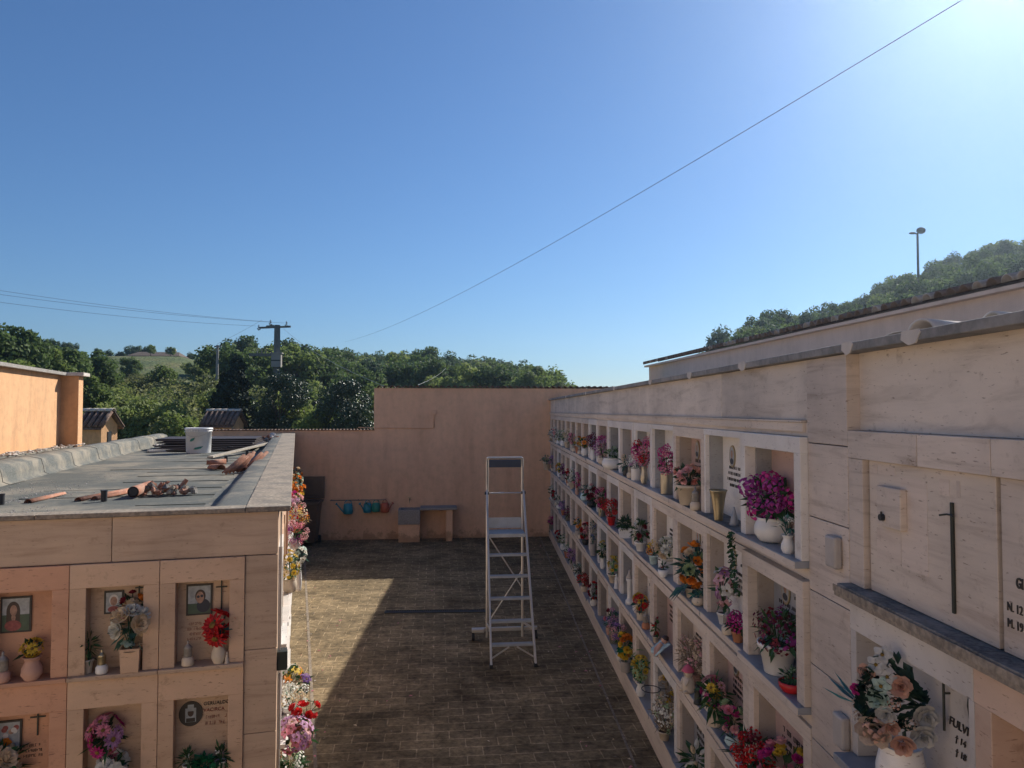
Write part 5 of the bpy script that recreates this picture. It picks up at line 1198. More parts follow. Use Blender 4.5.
# ---------------------------------------------------------------- things at the end wall
def small_things():
    # washing trough with counter
    x0, _ = wallB(398, 520, .5); x1, zt = wallB(420, 506, .5); x2, _ = wallB(455, 506, .5)
    t = empty('wash_trough', toB(x0, 0, 0), AB, 'plastered wash trough with concrete basin front and attached shelf table at the end wall', 'wash trough')
    w1 = x1-x0; w2 = x2-x0; hz = .80
    b = MB(); b.box(0.01, w1-.01, -.50, -.003, 0, hz-.36); b.build('pedestal', M['peach'], t)
    s = MB(); s.box(0, w1, -.53, -.46, hz-.36, hz); s.box(0, w1, -.06, -.003, hz-.36, hz); s.box(0, .06, -.459, -.061, hz-.36, hz); s.box(w1-.06, w1, -.459, -.061, hz-.36, hz); s.box(.061, w1-.061, -.459, -.061, hz-.36, hz-.28)
    for i in range(5): s.box(.03, w1-.03, -.537, -.531, hz-.32+i*.06, hz-.32+i*.06+.035)
    s.build('basin', M['concrete'], t, .004)
    c = MB(); c.box(w1+.003, w2+.05, -.52, -.003, hz-.01, hz+.045); c.build('counter', M['concrete'], t, .004)
    l = MB(); l.box(w2-.22, w2-.06, -.46, -.003, 0, hz-.012); l.build('support', M['peach'], t)
    k = MB(); k.tube([(w1*.5,-.004,hz+.20),(w1*.5,-.10,hz+.20),(w1*.5,-.13,hz+.17),(w1*.5,-.13,hz+.12)], .012, 8); k.tube([(w1*.5,-.06,hz+.20),(w1*.5,-.06,hz+.25)], .01, 6); k.obox((w1*.5-.04,-.06,hz+.255),(w1*.5+.04,-.06,hz+.255), .015,.012)
    k.build('faucet', M['brass'], t)
    # rail with watering cans
    xa, za = wallB(330, 500.5, .12); xb, _ = wallB(386, 500.5, .12)
    r = MB(); r.tube([(xa,-.12,za),(xb,-.12,za)], .010, 8)
    for x in (xa+.03, (xa+xb)/2, xb-.03): r.tube([(x,-.12,za),(x,-.002,za)], .010, 6)
    o = r.build('hanging_rail', M['polec']); o.location = OB; o.rotation_euler.z = AB; tag(o, 'thin metal rail on the peach end wall from which watering cans hang', 'rail')
    def can(px, mat, lab, rot, sc_=1.0):
        x, z = wallB(px, 507.5, .12); root = empty('watering_can', toB(x, -.12, za), AB+rot, lab, 'watering can', 'watering cans hanging on the rail')
        b = MB(); prof = [(.085,-.30),(.10,-.29),(.105,-.20),(.095,-.10),(.075,-.075),(.07,-.07)]
        b.lathe([(a*sc_, c*sc_) for a, c in prof], 18); b.build('body', M[mat], root)
        h = MB(); h.tube([Vector((.0, .0, 0))+Vector((cos(t*pi/8)*.085, 0, -.085+sin(t*pi/8)*.085))*sc_ for t in range(9)], .009, 7); h.build('handle', M[mat], root)
        s = MB(); s.tube([(-.09*sc_,0,-.26*sc_),(-.17*sc_,0,-.17*sc_),(-.24*sc_,0,-.08*sc_)], [.022,.015,.012], 8); s.lathe([(.012,0),(.034,.03),(.034,.036)], 10, 0, Matrix.Translation((-.24*sc_,0,-.08*sc_)) @ Matrix.Rotation(-.8, 4, 'Y')); s.build('spout', M[mat], root)
    can(348, 'teal', 'blue watering can hanging alone, farthest from the trough', .35, 1.15); can(367.5, 'teal', 'blue green watering can hanging between the lone blue and the green one', .9, 1.05)
    can(376, 'green', 'dark green watering can hanging beside the orange one', .5, 1.0); can(385, 'orangep', 'orange red watering can hanging closest to the trough', 2.4, 1.05)
    # waste bin with its lid flung open against the wall
    xb0, _ = wallB(303, 540, .9); xb1, _ = wallB(325, 540, .9)
    bt = empty('wheelie_bin', toB((xb0+xb1)/2-.28, -.55, 0), AB, 'dark brown wheeled waste bin with its lid standing open, behind the left block corner', 'waste bin')
    W = .36
    b = MB(); vs = []
    for (z, h, d) in ((.08, .78, .78), (1.02, 1.0, 1.0)):
        for sx, sy in ((-1,-1),(1,-1),(1,1),(-1,1)): vs.append((sx*W*h, sy*.36*d, z))
    b.add(vs, [(3,2,1,0),(0,1,5,4),(1,2,6,5),(2,3,7,6),(3,0,4,7)]); b.box(-W-.03, W+.03, -.40, -.36, .99, 1.06); b.box(-W-.03, W+.03, .36, .40, .99, 1.06); b.box(-W-.03, -W, -.36, .36, .99, 1.06); b.box(W, W+.03, -.36, .36, .99, 1.06)
    b.build('body', M['binp'], bt, .01)
    l = MB(); l.box(-W-.04, W+.04, .42, .47, 1.07, 1.62); l.box(-W+.03, W-.03, .405, .419, 1.14, 1.55); l.build('lid', M['binp'], bt, .04)
    for s in (-1, 1):
        w = MB(); w.tube([(s*W*.86-.03,.30,.09),(s*W*.86+.03,.30,.09)], .09, 16); w.build('wheel', M['blackp'], bt)
    f = planter(toB(*[wallB(556, 535, .3)[0]-.05, -.3, 0]), S(('square','concrete',.16,.20), ('tiny',['greenish'],3,.03), (.10,.10,.06), .03, (50,.09,.03,'leaf')), 'low concrete planter with a small plant at the far end below the right wall', None, AB, 5, 'planter')
    # a white pot jutting from the far end of the right wall
    planter(toR(-.14, Y0+16.6*PW, SZ[1]+.0), S(('taper','cream',.10,.20), ('tiny',['white','greenish'],22,.03), (.14,.14,.10), .08, (60,.08,.03,'leafteal')), 'pale pot with grey green plant jutting out at the far end of the right wall', None, 0, 6)
small_things()

# ---------------------------------------------------------------- ladder
def ladder():
    g = hitz(513.5, 667.5, 0)
    root = empty('step_ladder', (g.x, g.y, 0), radians(6.2), 'aluminium platform step ladder with guard rail standing in the aisle', 'step ladder')
    w0 = .285; w1 = .262; yb = 1.13; zt = 2.60
    def xw(z): return w0+(w1-w0)*z/2.1
    for s in (-1, 1):
        f = MB(); f.obox((s*w0, 0, .03), (s*xw(2.1), 1.10, 2.13), .026, .065); f.build('front_rail', M['alu'], root, .003)
        r = MB(); r.tube([(s*w1*.97, yb, .05), (s*w1*.97, yb+.0, 1.5), (s*w1*.97, yb, zt-.03), (s*w1*.94, yb-.01, zt)], .019, 10); r.build('rear_post', M['alu'], root)
        c = MB(); c.box(s*w0-.022, s*w0+.022, -.03, .04, 0, .05); c.build('foot', M['blackp'], root, .004)
        j = MB(); j.tube([(s*w1-.03*s, 1.09, 2.10), (s*w1+.03*s, 1.09, 2.10)], .022, 10); j.build('joint', M['blackp'], root)
        b = MB(); b.obox((s*.05, .02+.035, .245), (s*w0, .055, .10), .008, .02); b.build('corner_brace', M['alu'], root)
    for i in range(1, 6):
        z = .262*i; y = 1.10*z/2.1; x = xw(z)-.015
        t = MB(); t.box(-x, x, y-.035, y+.055, z-.028, z); 
        for q in range(4): t.box(-x, x, y-.03+q*.022, y-.02+q*.022, z, z+.003)
        t.build('step', M['alub'], root, .003)
    z = .262*6; y = 1.10*z/2.1; x = xw(z)-.015
    p = MB(); p.box(-x, x, y-.05, yb+.02, z-.03, z); p.box(-x, x, y-.055, y-.03, z-.05, z-.001)
    for q in range(12): p.box(-x+.01, x-.01, y-.02+q*.028, y-.008+q*.028, z, z+.003)
    p.build('platform', M['alub'], root, .003)
    k = MB(); k.box(-w1*.93, w1*.93, yb+.022, yb+.030, z+.02, z+.17); k.build('toe_board', M['alub'], root)
    h = MB(); h.tube([(-w1*.95, yb-.01, zt), (w1*.95, yb-.01, zt)], .017, 10); h.build('hand_rail', M['alu'], root)
    h = MB(); h.box(-w1*.88, w1*.88, yb-.045, yb-.015, zt-.135, zt-.025); h.build('tool_tray', M['bluep'], root, .006)
    h = MB(); h.tube([(-w1*.95, 1.09, 2.10), (w1*.95, 1.09, 2.10)], .009, 8); h.tube([(-.10, 1.09, 2.10),(-.02,1.09,2.10)], .013, 8); h.build('knee_rail', M['alu'], root)
    h = MB(); h.tube([(w1*.93, yb, .75), (-w1*.93, yb, 1.5)], .010, 8); h.tube([(-w1*.93, yb, .25), (w1*.93, yb, .98)], .010, 8); h.build('cross_brace', M['alu'], root)
    s = MB(); s.box(-.47, .47, yb+.01, yb+.05, .13, .18); s.box(-.47, -.30, yb-.03, yb+.05, .13, .175); s.build('stabiliser', M['alu'], root, .003)
    for sx in (-.45, .45):
        c = MB(); c.tube([(sx, yb+.03, .13), (sx, yb+.03, .05)], .018, 8); c.tube([(sx-.02, yb+.03, .05), (sx+.02, yb+.03, .05)], .048, 14); c.build('castor', M['blackp'], root)
    for s_ in (-1, 1):
        b = MB(); b.obox((s_*w0, .22, .42), (s_*w1, yb, .25), .012, .03); b.build('side_brace', M['alu'], root)
ladder()

# ---------------------------------------------------------------- things on the left roof
def roof_things():
    z0 = ZR+.006
    def onroof(px, py):
        z = z0
        for _ in range(5):
            p = hitz(px, py, z)
        p.z = z; return p
    p = onroof(198.5, 453); root = empty('paint_bucket', (p.x, p.y, p.z), .3, 'white plastic paint bucket with green leaf print standing on the roof', 'bucket')
    sc_ = p.y/F; r = 12.5*sc_; h = 25*sc_
    b = MB(); b.lathe([(r*.9,0),(r*.92,.01),(r*.97,h*.85),(r*1.03,h*.86),(r*1.03,h*.89),(r*.98,h*.9),(r*.99,h*.96)], 32); b.build('body', M['whitep'], root)
    l = MB(); l.lathe([(r*1.04,h*.93),(r*1.06,h*.94),(r*1.06,h),(r*.95,h*1.01),(r*.93,h*.985)], 32); l.build('lid', M['whitep'], root)
    hd = MB(); hd.tube([(r*1.05*cos(a), r*1.05*sin(a), h*.88-.10*sin((a-3.3)/2.4*pi)) for a in [3.3+2.4*i/14 for i in range(15)]], .004, 6); hd.build('handle', M['alu'], root)
    g = MB()
    def onbarrel(u0, z0_, pts):
        vs = []
        for du, dz in pts:
            a = -pi/2-.3+u0+du/r; rr = r*(.92+.05*((z0_+dz)/h))+.012; vs.append((rr*cos(a), rr*sin(a), z0_+dz))
        g.add(vs, [tuple(range(len(pts)))], 0)
    lf = [(-.05,-.03),(-.02,-.035),(.03,-.01),(.055,.04),(.02,.03),(-.03,.01)]
    onbarrel(-.1, h*.55, lf); onbarrel(.35, h*.22, [(a*1.7, b*.8) for a, b in lf])
    for q in range(6): onbarrel(-.62+q*.2, h*.90-.012, [(-.012,-.01),(.012,-.01),(.012,.012),(-.012,.012)])
    g.build('printed_leaf', M['green'], root)
    # curved tiles in a row leaning against each other + a few loose
    GT = 'curved roof tiles stacked near the roof kerb'
    proto = MB(); half_tile(proto, Matrix.Identity(4), .40, .075, .06, 0, 8); pt = None
    spots = [(231,469,.35),(234.5,468,.35),(238.5,467.5,.32),(242,467,.30),(248,466.5,.25),(252,466,.22),(255.5,465,.2),(259,463,.2)]
    names = ['leftmost','second from the left','third from the left','fourth from the left','fourth from the right','third from the right','second from the right','rightmost']
    for i, (a, b_, rot) in enumerate(spots):
        p = onroof(a-7, b_+6)
        if pt is None: o = pt = proto.build('roof_tile', M['tiler'])
        else: o = pt.copy(); COL.objects.link(o)
        o.location = (p.x, p.y, p.z+.01); o.rotation_euler = (radians(36+R.uniform(-5,5)), radians(R.uniform(-15,15)), -.45+R.uniform(-.08,.08)); o.scale = (.46,.9,.5)
        tag(o, names[i]+' of the terracotta tiles set on edge in a row near the kerb', 'roof tile', GT)
    for i, (a, b_, rot, tz, lab) in enumerate(((221,470,.9,.0,'single dark terracotta tile piece lying left of the tile row'),(226,468,2.0,.05,'tilted terracotta tile between the lone piece and the tile row'),(244,473,.1,.0,'flat dark terracotta tile in front of the tile row'),(268,439,1.2,.0,'pale broken tile piece at the far corner by the kerb'))):
        p = onroof(a, b_); o = pt.copy(); COL.objects.link(o); o.location = (p.x, p.y, p.z+tz+.003); o.rotation_euler = (0, .1, rot); o.scale = (1,.62,1); tag(o, lab, 'roof tile', None)
    # long terracotta pieces near the front coping
    for i, (a, b_, c, d, lab) in enumerate(((78,501,143,487.5,'long terracotta ridge strip lying on the roof, passing behind a black vent stub'),(28,503,64,494,'short terracotta strip lying on the roof at the left edge'),(133,498,150,491.5,'dark open end of clay pipe beside the rubble heap'))):
        p = onroof(a, b_); q = onroof(c, d); dv = q-p; m = MB()
        if i < 2:
            n_ = 1 if i else 2
            for j in range(n_):
                half_tile(m, Matrix.Translation(((j*.10),j*.08,0)), dv.length*(1-.25*j), .034, .022, 0, 8, .006)
        else:
            m.tube([(0,0,.055),(0,dv.length,.055)], .05, 14, 0, False); m.tube([(0,0.002,.055),(0,dv.length,.055)], .040, 14, 1, True)
        o = m.build('clay_strip' if i < 2 else 'clay_pipe', [M['tiler'], M['blackp']]); o.location = p; o.rotation_euler.z = math.atan2(dv.y, dv.x)-pi/2; tag(o, lab, 'clay pipe' if i == 2 else 'clay strip')
    # rubble heap: separate lumps form one heap
    rr = random.Random(11); m = MB(); p = onroof(167, 494)
    for i in range(60):
        a = rr.uniform(-.24,.26); s = rr.uniform(.012,.04); m.ball((a, rr.uniform(-.10,.10), s*.5+rr.uniform(0,.09)*(1-abs(a)*2)), s*rr.uniform(.8,1.5), s, s*.8, rr.choice([0,1,1,3]), 5, 3, .45, False)
    m.tube([(.12,-.02,.06),(.17,0,.13)], .022, 8, 1)
    o = m.build('rubble', [M['shelfd'], M['tiler'], M['mortar'], M['wood']]); o.location = p; o.rotation_euler.z = .35; tag(o, 'small heap of broken clay and mortar rubble near the front edge of the roof', 'rubble heap')
    m = MB(); p = onroof(157, 446.5)
    for i in range(30): s = rr.uniform(.02,.06); m.ball((rr.gauss(0,.22), rr.uniform(-.12,.12), s*.4), s*1.4, s, s*.6, 0, 6, 4, .25, False)
    o = m.build('rubble', [M['mortar']]); o.location = p; tag(o, 'pale mortar rubble heap left of the paint bucket', 'rubble heap')
    # vent stubs
    GV = 'black vent stubs on the roof'
    v = MB(); v.tube([(0,0,0),(0,0,.085)], .026, 12); v.tube([(0,0,.085),(0,0,.095)], .029, 12)
    vb = None
    for a, b_, lab in ((104,501,'short black vent stub in front of the long terracotta strip'),(1,505,'short black vent stub at the left edge of the photo'),(228.5,451,'short black vent stub behind the white plank, left one'),(246,449,'short black vent stub behind the white plank, right one'),(226,462,'short black vent stub left of the tile row'),(247,456,'short black vent stub touching the middle of the plank')):
        p = onroof(a, b_)
        if vb is None: o = vb = v.build('vent_stub', M['blackp'])
        else: o = vb.copy(); COL.objects.link(o)
        o.location = p; tag(o, lab, 'vent stub', GV)
    p = onroof(148, 452.5); q = onroof(190, 451); m = MB(); m.obox((p.x,p.y,p.z+.025), (q.x,q.y,q.z+.025), .13, .04); o = m.build('board', M['mortar'], None, .003); tag(o, 'flat whitish board lying on the roof left of the paint bucket', 'board')
    # plank
    p = onroof(210, 459); q = onroof(277, 449); m = MB(); m.obox((p.x,p.y,p.z+.03), (q.x,q.y,q.z+.16), .10, .03); o = m.build('plank', M['wood'], None, .003); tag(o, 'pale wooden plank propped slantwise across the roof beside the tiles', 'plank')
    # dark sheets piled against the end wall
    pz = onroof(245, 440); l = locL(pz)
    GQ = 'dark sheets piled at the far end of the roof'
    sheet = None
    words = ['bottom','second lowest','third lowest','third highest','second highest','top']
    for i in range(6):
        m = MB(); w = .75; m.box(-1.35+R.uniform(-.2,.0), .42+R.uniform(-.1,.05), -w, w, 0, .022)
        o = m.build('sheet', M['sheet']); pp = toL(-1.02, 10.6+.15*i, ZR+.03+i*.035); o.location = pp; o.rotation_euler = (0, radians(R.uniform(-1,1)), AL-.05+R.uniform(-.04,.04))
        tag(o, words[i]+' of the dark brown sheets stacked on the roof before the end wall', 'sheet', GQ)
    m = MB(); p = onroof(272, 446)
    for i in range(26): s = rr.uniform(.02,.06); m.ball((rr.gauss(0,.14), rr.uniform(-.15,.15), s+rr.uniform(0,.18)), s*1.3, s, s*.9, rr.choice([0,1]), 6, 4, .3, False)
    o = m.build('rubble', [M['tiler'], M['mortar']]); o.location = p; tag(o, 'heap of broken reddish tiles at the far end beside the kerb', 'rubble heap')
    # loose grit on the left part of the roof
    m = MB()
    for i in range(1500):
        a = rr.uniform(-2.85,-1.9)+rr.gauss(0,.2); b_ = abs(rr.gauss(0,1.6))+.25; s = rr.uniform(.002,.007)
        if noise.noise(Vector((a*2,b_*1.5,3))) < -.05: continue
        m.ball((a, b_, ZR+.006), s*1.4, s, s*.6, 0, 5, 3, .2, False)
    o = m.build('grit', M['mortar']); o.location = OL; o.rotation_euler.z = AL; tag(o, kind='stuff', label='pale mortar grit scattered over the roof felt', cat='grit')
roof_things()

# ---------------------------------------------------------------- chapels behind
def chapel(px0, px1, pbase, ptop, dist, lab, rot):
    a = at(px0, 430, dist); b = at(px1, 430, dist); w = (b-a).length; zt = at(px0, ptop, dist).z; ze = at(px0, ptop+12, dist).z
    c = (a+b)/2; root = empty('burial_chapel', (c.x, c.y, -.1), rot, lab, 'chapel')
    D = w*.75; hw = w*.5*.68
    z1 = ze+.1; z2 = zt+.1
    m = MB(); m.add([(-hw,-D/2,0),(hw,-D/2,0),(hw,D/2,0),(-hw,D/2,0),(-hw,-D/2,z1),(hw,-D/2,z1),(hw,D/2,z1),(-hw,D/2,z1),(0,-D/2,z2-.05),(0,D/2,z2-.05)],[(0,1,5,8,4),(2,3,7,9,6),(3,0,4,7),(1,2,6,5),(4,8,9,7),(8,5,6,9)])
    m.build('wall', M['orange'], root)
    d = MB(); d.box(-hw*.22, hw*.22, -D/2-.02, -D/2+.01, z1-.75, z1-.3); d.box(-hw*.26, hw*.26, -D/2-.012, -D/2-.004, z1-.79, z1-.26, 0); d.build('window', M['blackp'], root)
    r = MB(); sl = math.atan2(z2-z1, hw); L_ = math.hypot(hw, z2-z1)+.18
    for s in (-1, 1):
        vs = [(0,-D/2-.15,z2+.02),(0,D/2+.15,z2+.02),(s*(hw+.18),D/2+.15,z1-.18*(z2-z1)/hw+.02),(s*(hw+.18),-D/2-.15,z1-.18*(z2-z1)/hw+.02)]
        r.add(vs+[(x,y,z+.06) for x,y,z in vs], [(0,1,2,3),(7,6,5,4),(0,3,7,4),(1,0,4,5),(2,1,5,6),(3,2,6,7)])
        y = -D/2-.1
        while y < D/2+.1:
            Mx = Matrix.Translation((s*(hw+.16), y, z1-.16*(z2-z1)/hw+.07)) @ Matrix.Rotation((s)*sl, 4, 'Y') @ Matrix.Rotation(s*pi/2, 4, 'Z')
            half_tile(r, Mx, L_, .11, .10, 0, 5); y += .27
    y = -D/2-.2
    while y < D/2+.1: half_tile(r, Matrix.Translation((0,y,z2+.07)), .42, .13, .11, 1, 6); y += .36
    r.build('roof', [M['tile'], M['mortar']], root)
chapel(83, 115, 447, 413, 30, 'small orange gabled burial chapel with dark window beside the bright orange wall', radians(78))
chapel(204, 243, 430, 412.5, 38, 'small orange tiled burial chapel behind the white paint bucket', radians(84))
# ---------------------------------------------------------------- trees
LM = {
 'dark': leafmat('foliage_dark', (.035,.068,.022), (.13,.19,.06), .7, .42, .3),
 'mid': leafmat('foliage_mid', (.06,.10,.025), (.19,.25,.07), .7, .45, .3),
 'olive': leafmat('foliage_olive', (.09,.12,.035), (.27,.28,.11), .7, .45),
 'light': leafmat('foliage_light', (.10,.15,.035), (.26,.31,.09), .7, .45),
 'magnolia': leafmat('foliage_glossy_dark', (.012,.03,.013), (.035,.065,.026), .40, .08, .5),
 'cypress': leafmat('foliage_cypress', (.006,.016,.010), (.018,.035,.018), .8, .05, .2),
 'blue': leafmat('foliage_bluish', (.045,.078,.045), (.12,.175,.09), .7, .42, .3),
}
def crown_mesh(name, mat, seed, rx, rz, n, ls, clumps, cr=.36, zb=0, shape='round', asp=.6):
    """crown of leaf faces; clump centres on an uneven ellipsoid"""
    rnd = random.Random(seed); mb = MB(); cs = []
    for i in range(clumps):
        while True:
            d = Vector((rnd.uniform(-1,1), rnd.uniform(-1,1), rnd.uniform(-.8,1)))
            if .35 < d.length <= 1: break
        if shape == 'cone': 
            h = rnd.random()**1.15; w = (1-h)**.75*(.55+.45*min(1,h*8)); t = rnd.uniform(0, 2*pi); q = math.sqrt(rnd.random())
            c = Vector((cos(t)*w*rx*q, sin(t)*w*rx*q, (h*2-1)*rz))
            r_ = rx*.42*(.45+.55*w)
        else:
            k = 1+.22*noise.noise(d*1.7+Vector((seed,0,0))); c = Vector((d.x*rx*k*.8, d.y*rx*k*.8, d.z*rz*k*.8)); r_ = rx*cr*rnd.uniform(.6,1.15)
        cs.append((c, r_))
    per = n//clumps
    for c, r_ in cs:
        for j in range(per):
            while True:
                d = Vector((rnd.uniform(-1,1), rnd.uniform(-1,1), rnd.uniform(-1,1)))
                if .2 < d.length <= 1: break
            d.normalize(); d *= rnd.uniform(.55,1.05)
            if shape == 'cone': d.z *= 2.2
            p = c+d*r_ + Vector((0,0,zb))
            nrm = (d.normalized()*.5+Vector((rnd.uniform(-1,1), rnd.uniform(-1,1), rnd.uniform(-.3,1)))).normalized()
            e1, e2, _ = basis(nrm); an = rnd.uniform(0, pi); x = e1*cos(an)+e2*sin(an); y = e2*cos(an)-e1*sin(an)
            if shape == 'cone': x = (Vector((0,0,1))+x*.4).normalized()
            s = ls*rnd.uniform(.6,1.35)
            mb.add([p+x*s, p+y*s*asp+nrm*s*.12, p-x*s, p-y*s*asp+nrm*s*.12], [(0,1,2,3)], 0)
    return mb
def trunk_mesh(seed, h, r, spread, top):
    rnd = random.Random(seed); mb = MB()
    bend = Vector((rnd.uniform(-.1,.1), rnd.uniform(-.1,.1), 0))
    pts = [Vector((0,0,-.4)), Vector((0,0,h*.35))+bend*h*.5, Vector((0,0,h*.75))+bend*h]
    mb.tube(pts, [r*1.3, r, r*.6], 7)
    for i in range(7):
        t = 2*pi*i/7+rnd.uniform(-.4,.4); z0 = h*rnd.uniform(.35,.75); o = Vector((0,0,z0))+bend*z0
        e = Vector((cos(t)*spread*rnd.uniform(.4,.8), sin(t)*spread*rnd.uniform(.4,.8), z0+(top-z0)*rnd.uniform(.45,.85)))
        mb.tube([o, (o+e)/2+Vector((0,0,.1*h)), e], [r*.5, r*.3, r*.12], 5)
    return mb
def tree_proto(kind, mat, seed, rx, rz, n, ls, clumps, trunk_h, shape='round', cr=.36, asp=.6):
    root = empty('tree'); h = trunk_h+rz
    trunk_mesh(seed, h, max(.06, rx*.05), rx*.8, trunk_h+2*rz*.85).build('trunk', M['bark'], root)
    crown_mesh('crown', mat, seed, rx, rz, n, ls, clumps, cr, trunk_h+rz, shape, asp).build('crown', LM[mat], root)
    return root
protos = {}
def proto(key, *a, **k):
    if key not in protos: protos[key] = [tree_proto(*a, **k), 0]
    return protos[key][0]
TREES = 0
def place(root, pos, s, name, label, cat, group, rnd, zs=None):
    used = root.get('_used', 0)
    if not used: o = root; root['_used'] = 1
    else: o = copy_tree(root)
    if '_used' in o and o is not root: del o['_used']
    o.name = name
    o.location = pos; o.scale = (s, s, zs or s); o.rotation_euler.z = rnd.uniform(0, 6.28)
    tag(o, label, cat, group); return o
PR = {}
for i in range(5): PR['far%d' % i] = tree_proto('f', ['dark','dark','blue','mid','light'][i], 50+i, 3.0, [2.5,2.9,2.3,2.6,2.2][i], 5200, .17, 34, 1.6, cr=.30)
for i in range(3): PR['bush%d' % i] = tree_proto('b', ['olive','light','mid'][i], 80+i, 1.9, 1.7, 3600, .115, 30, .5)
def ptx(px, d): p = at(px, 400, d); return p.x, p.y
rnd = random.Random(99)
def ytop_left(px): return interp(px, [(-60,352),(0,350),(90,352),(130,352),(180,356),(215,349),(250,343),(300,343),(345,346),(400,352),(450,354),(500,357),(540,366),(570,377),(590,388)])
# wood on the left hill
cnt = 0
rows = [(66,34),(76,34),(86,30),(96,28),(106,25),(116,25),(126,25),(134,24)]
for d, step in rows:
    px = -90+rnd.uniform(0,20)
    while px < 612:
        q = px+rnd.uniform(-7,7); dd = d+rnd.uniform(-4,4)
        skip = (70 < q < 214 and 62 < dd < 140) and rnd.random() < (.97 if dd > 88 else .72)
        if q > 560 and dd < 95: skip = True
        if not skip:
            x, y = ptx(q, dd); z = terrain(x, y); s = rnd.uniform(.8,1.25)
            ty = ytop_left(q)+rnd.uniform(-5,7); hmax = at(q, ty, dd).z-z
            s = min(s, max(.45, hmax/6.7)) if dd > 100 else min(s, max(.4, hmax/6.7))
            place(PR['far%d' % rnd.choice([0,0,1,2,3,3,4])], (x,y,z-.2), s, 'tree', 'round dark green tree of the wood covering the hill beyond the end wall', 'tree', 'trees covering the left hill', rnd)
            cnt += 1
        px += step
# a few crowns standing along the meadow crest and by the farmhouse
for i, (q, d, s, k, lab) in enumerate(((108,128,1.05,0,'round dark tree on the meadow crest, left of the dark-roofed house'),(97,126,.95,1,'broad dark tree on the hill crest left of the meadow'),(120,134,.8,2,'smaller bluish tree on the crest just left of the house'),(132,140,1.1,2,'bluish tree rising behind the left end of the house roof'),(148,142,1.15,2,'bluish tree rising behind the middle of the house roof'),(190,132,.7,0,'low dark tree on the crest right of the house'),(203,128,.85,1,'rounded dark tree on the crest between the house and the utility pole'),(170,120,.35,3,'small bush below the dark-roofed house'),(150,112,.3,3,'small round bush alone on the meadow slope'))):
    x, y = ptx(q, d); z = terrain(x, y)
    ty = ytop_left(q)-(10 if q in (132,148) else 3 if q < 125 else 0); hm = at(q, ty, d).z-z
    s = min(s, max(.3, hm/6.7)); place(PR['far%d' % k], (x,y,z-.2), s, 'tree', lab, 'tree', None, rnd)
# bushy scrub in the middle distance, left
for i in range(140):
    d = rnd.uniform(37, 80); q = rnd.uniform(70, 262) if i < 116 else rnd.uniform(255, 400)
    x, y = ptx(q, d); z = terrain(x, y)
    ty = interp(q, [(60,372),(90,385),(120,372),(150,366),(180,378),(215,384),(250,392),(300,372),(340,372),(400,388)])+rnd.uniform(2,22)+ (72-d)*.5*(1 if q < 255 else .2)
    hm = max(1.2, at(q, ty, d).z-z); s = hm/4.0
    sx = max(.7, min(1.3, s))
    k = rnd.choice([0,0,1,2]) if q < 255 else rnd.choice([1,2,2])
    place(PR['bush%d' % k], (x,y,z-.2), sx, 'bush', 'bushy olive green scrub growing on the slope beyond the left block roof', 'bush', 'scrub bushes beyond the left block', rnd, s)
# big near trees at left edge
BT = [tree_proto('n', 'dark', 201, 2.6, 3.0, 11000, .14, 46, 1.5, cr=.30), tree_proto('n', 'mid', 202, 2.5, 2.8, 11000, .14, 44, 1.5, cr=.3)]
for i, (q, ty, d, k, sx, lab) in enumerate(((-25,306,48,0,1.35,'tall dark tree cut by the left edge of the photo'),(16,316,50,0,1.0,'tallest dark tree above the orange wall'),(40,334,52,1,1.0,'dark green tree above the middle of the orange wall'),(62,338,54,0,.85,'pointed dark tree above the end pier of the orange wall'),(88,344,60,0,.95,'loose dark tree right behind the end pier'),(5,345,44,1,1.0,'lower green tree at the foot of the tallest dark tree'),(75,362,46,1,.9,'bushy tree just behind the orange pier'))):
    x, y = ptx(q, d); z = terrain(x, y); hm = at(q, ty, d).z-z
    place(BT[k], (x,y,z-.2), sx, 'tree', lab, 'tree', None, rnd, hm/7.3)
# magnolias with glossy leaves
MG = tree_proto('m', 'magnolia', 301, 2.0, 2.4, 14000, .085, 46, 1.0, cr=.32, asp=.45); MG.name = 'magnolia_tree'
for q, ty, d, sx, lab in ((283,366,40,.80,'dark glossy leaved tree in front of the pole, between cypress and end wall'),(346,373,38,.82,'dark glossy leaved tree touching the left end of the high end wall'),(318,396,44,.5,'small glossy tree between the two larger glossy trees'),(392,398,42,.5,'glossy tree top peeping over the high end wall')):
    x, y = ptx(q, d); z = terrain(x, y); hm = at(q, ty, d).z-z
    place(MG, (x,y,z), sx, 'magnolia_tree', lab, 'tree', None, rnd, hm/5.9)
# cypress pair
CY = tree_proto('c', 'cypress', 401, .75, 3.2, 7500, .10, 80, .3, 'cone'); 
for q, ty, d, sx, lab in ((224,373,42,1.5,'dark pointed cypress, shorter left one of the pair'),(236,358,42,1.8,'dark pointed cypress, taller right one of the pair'),(230,380,41,2.2,'broad low dark cypress filling the foot of the pair')):
    x, y = ptx(q, d); z = terrain(x, y); hm = at(q, ty, d).z-z
    place(CY, (x,y,z), sx, 'cypress', lab, 'cypress', None, rnd, hm/6.8)
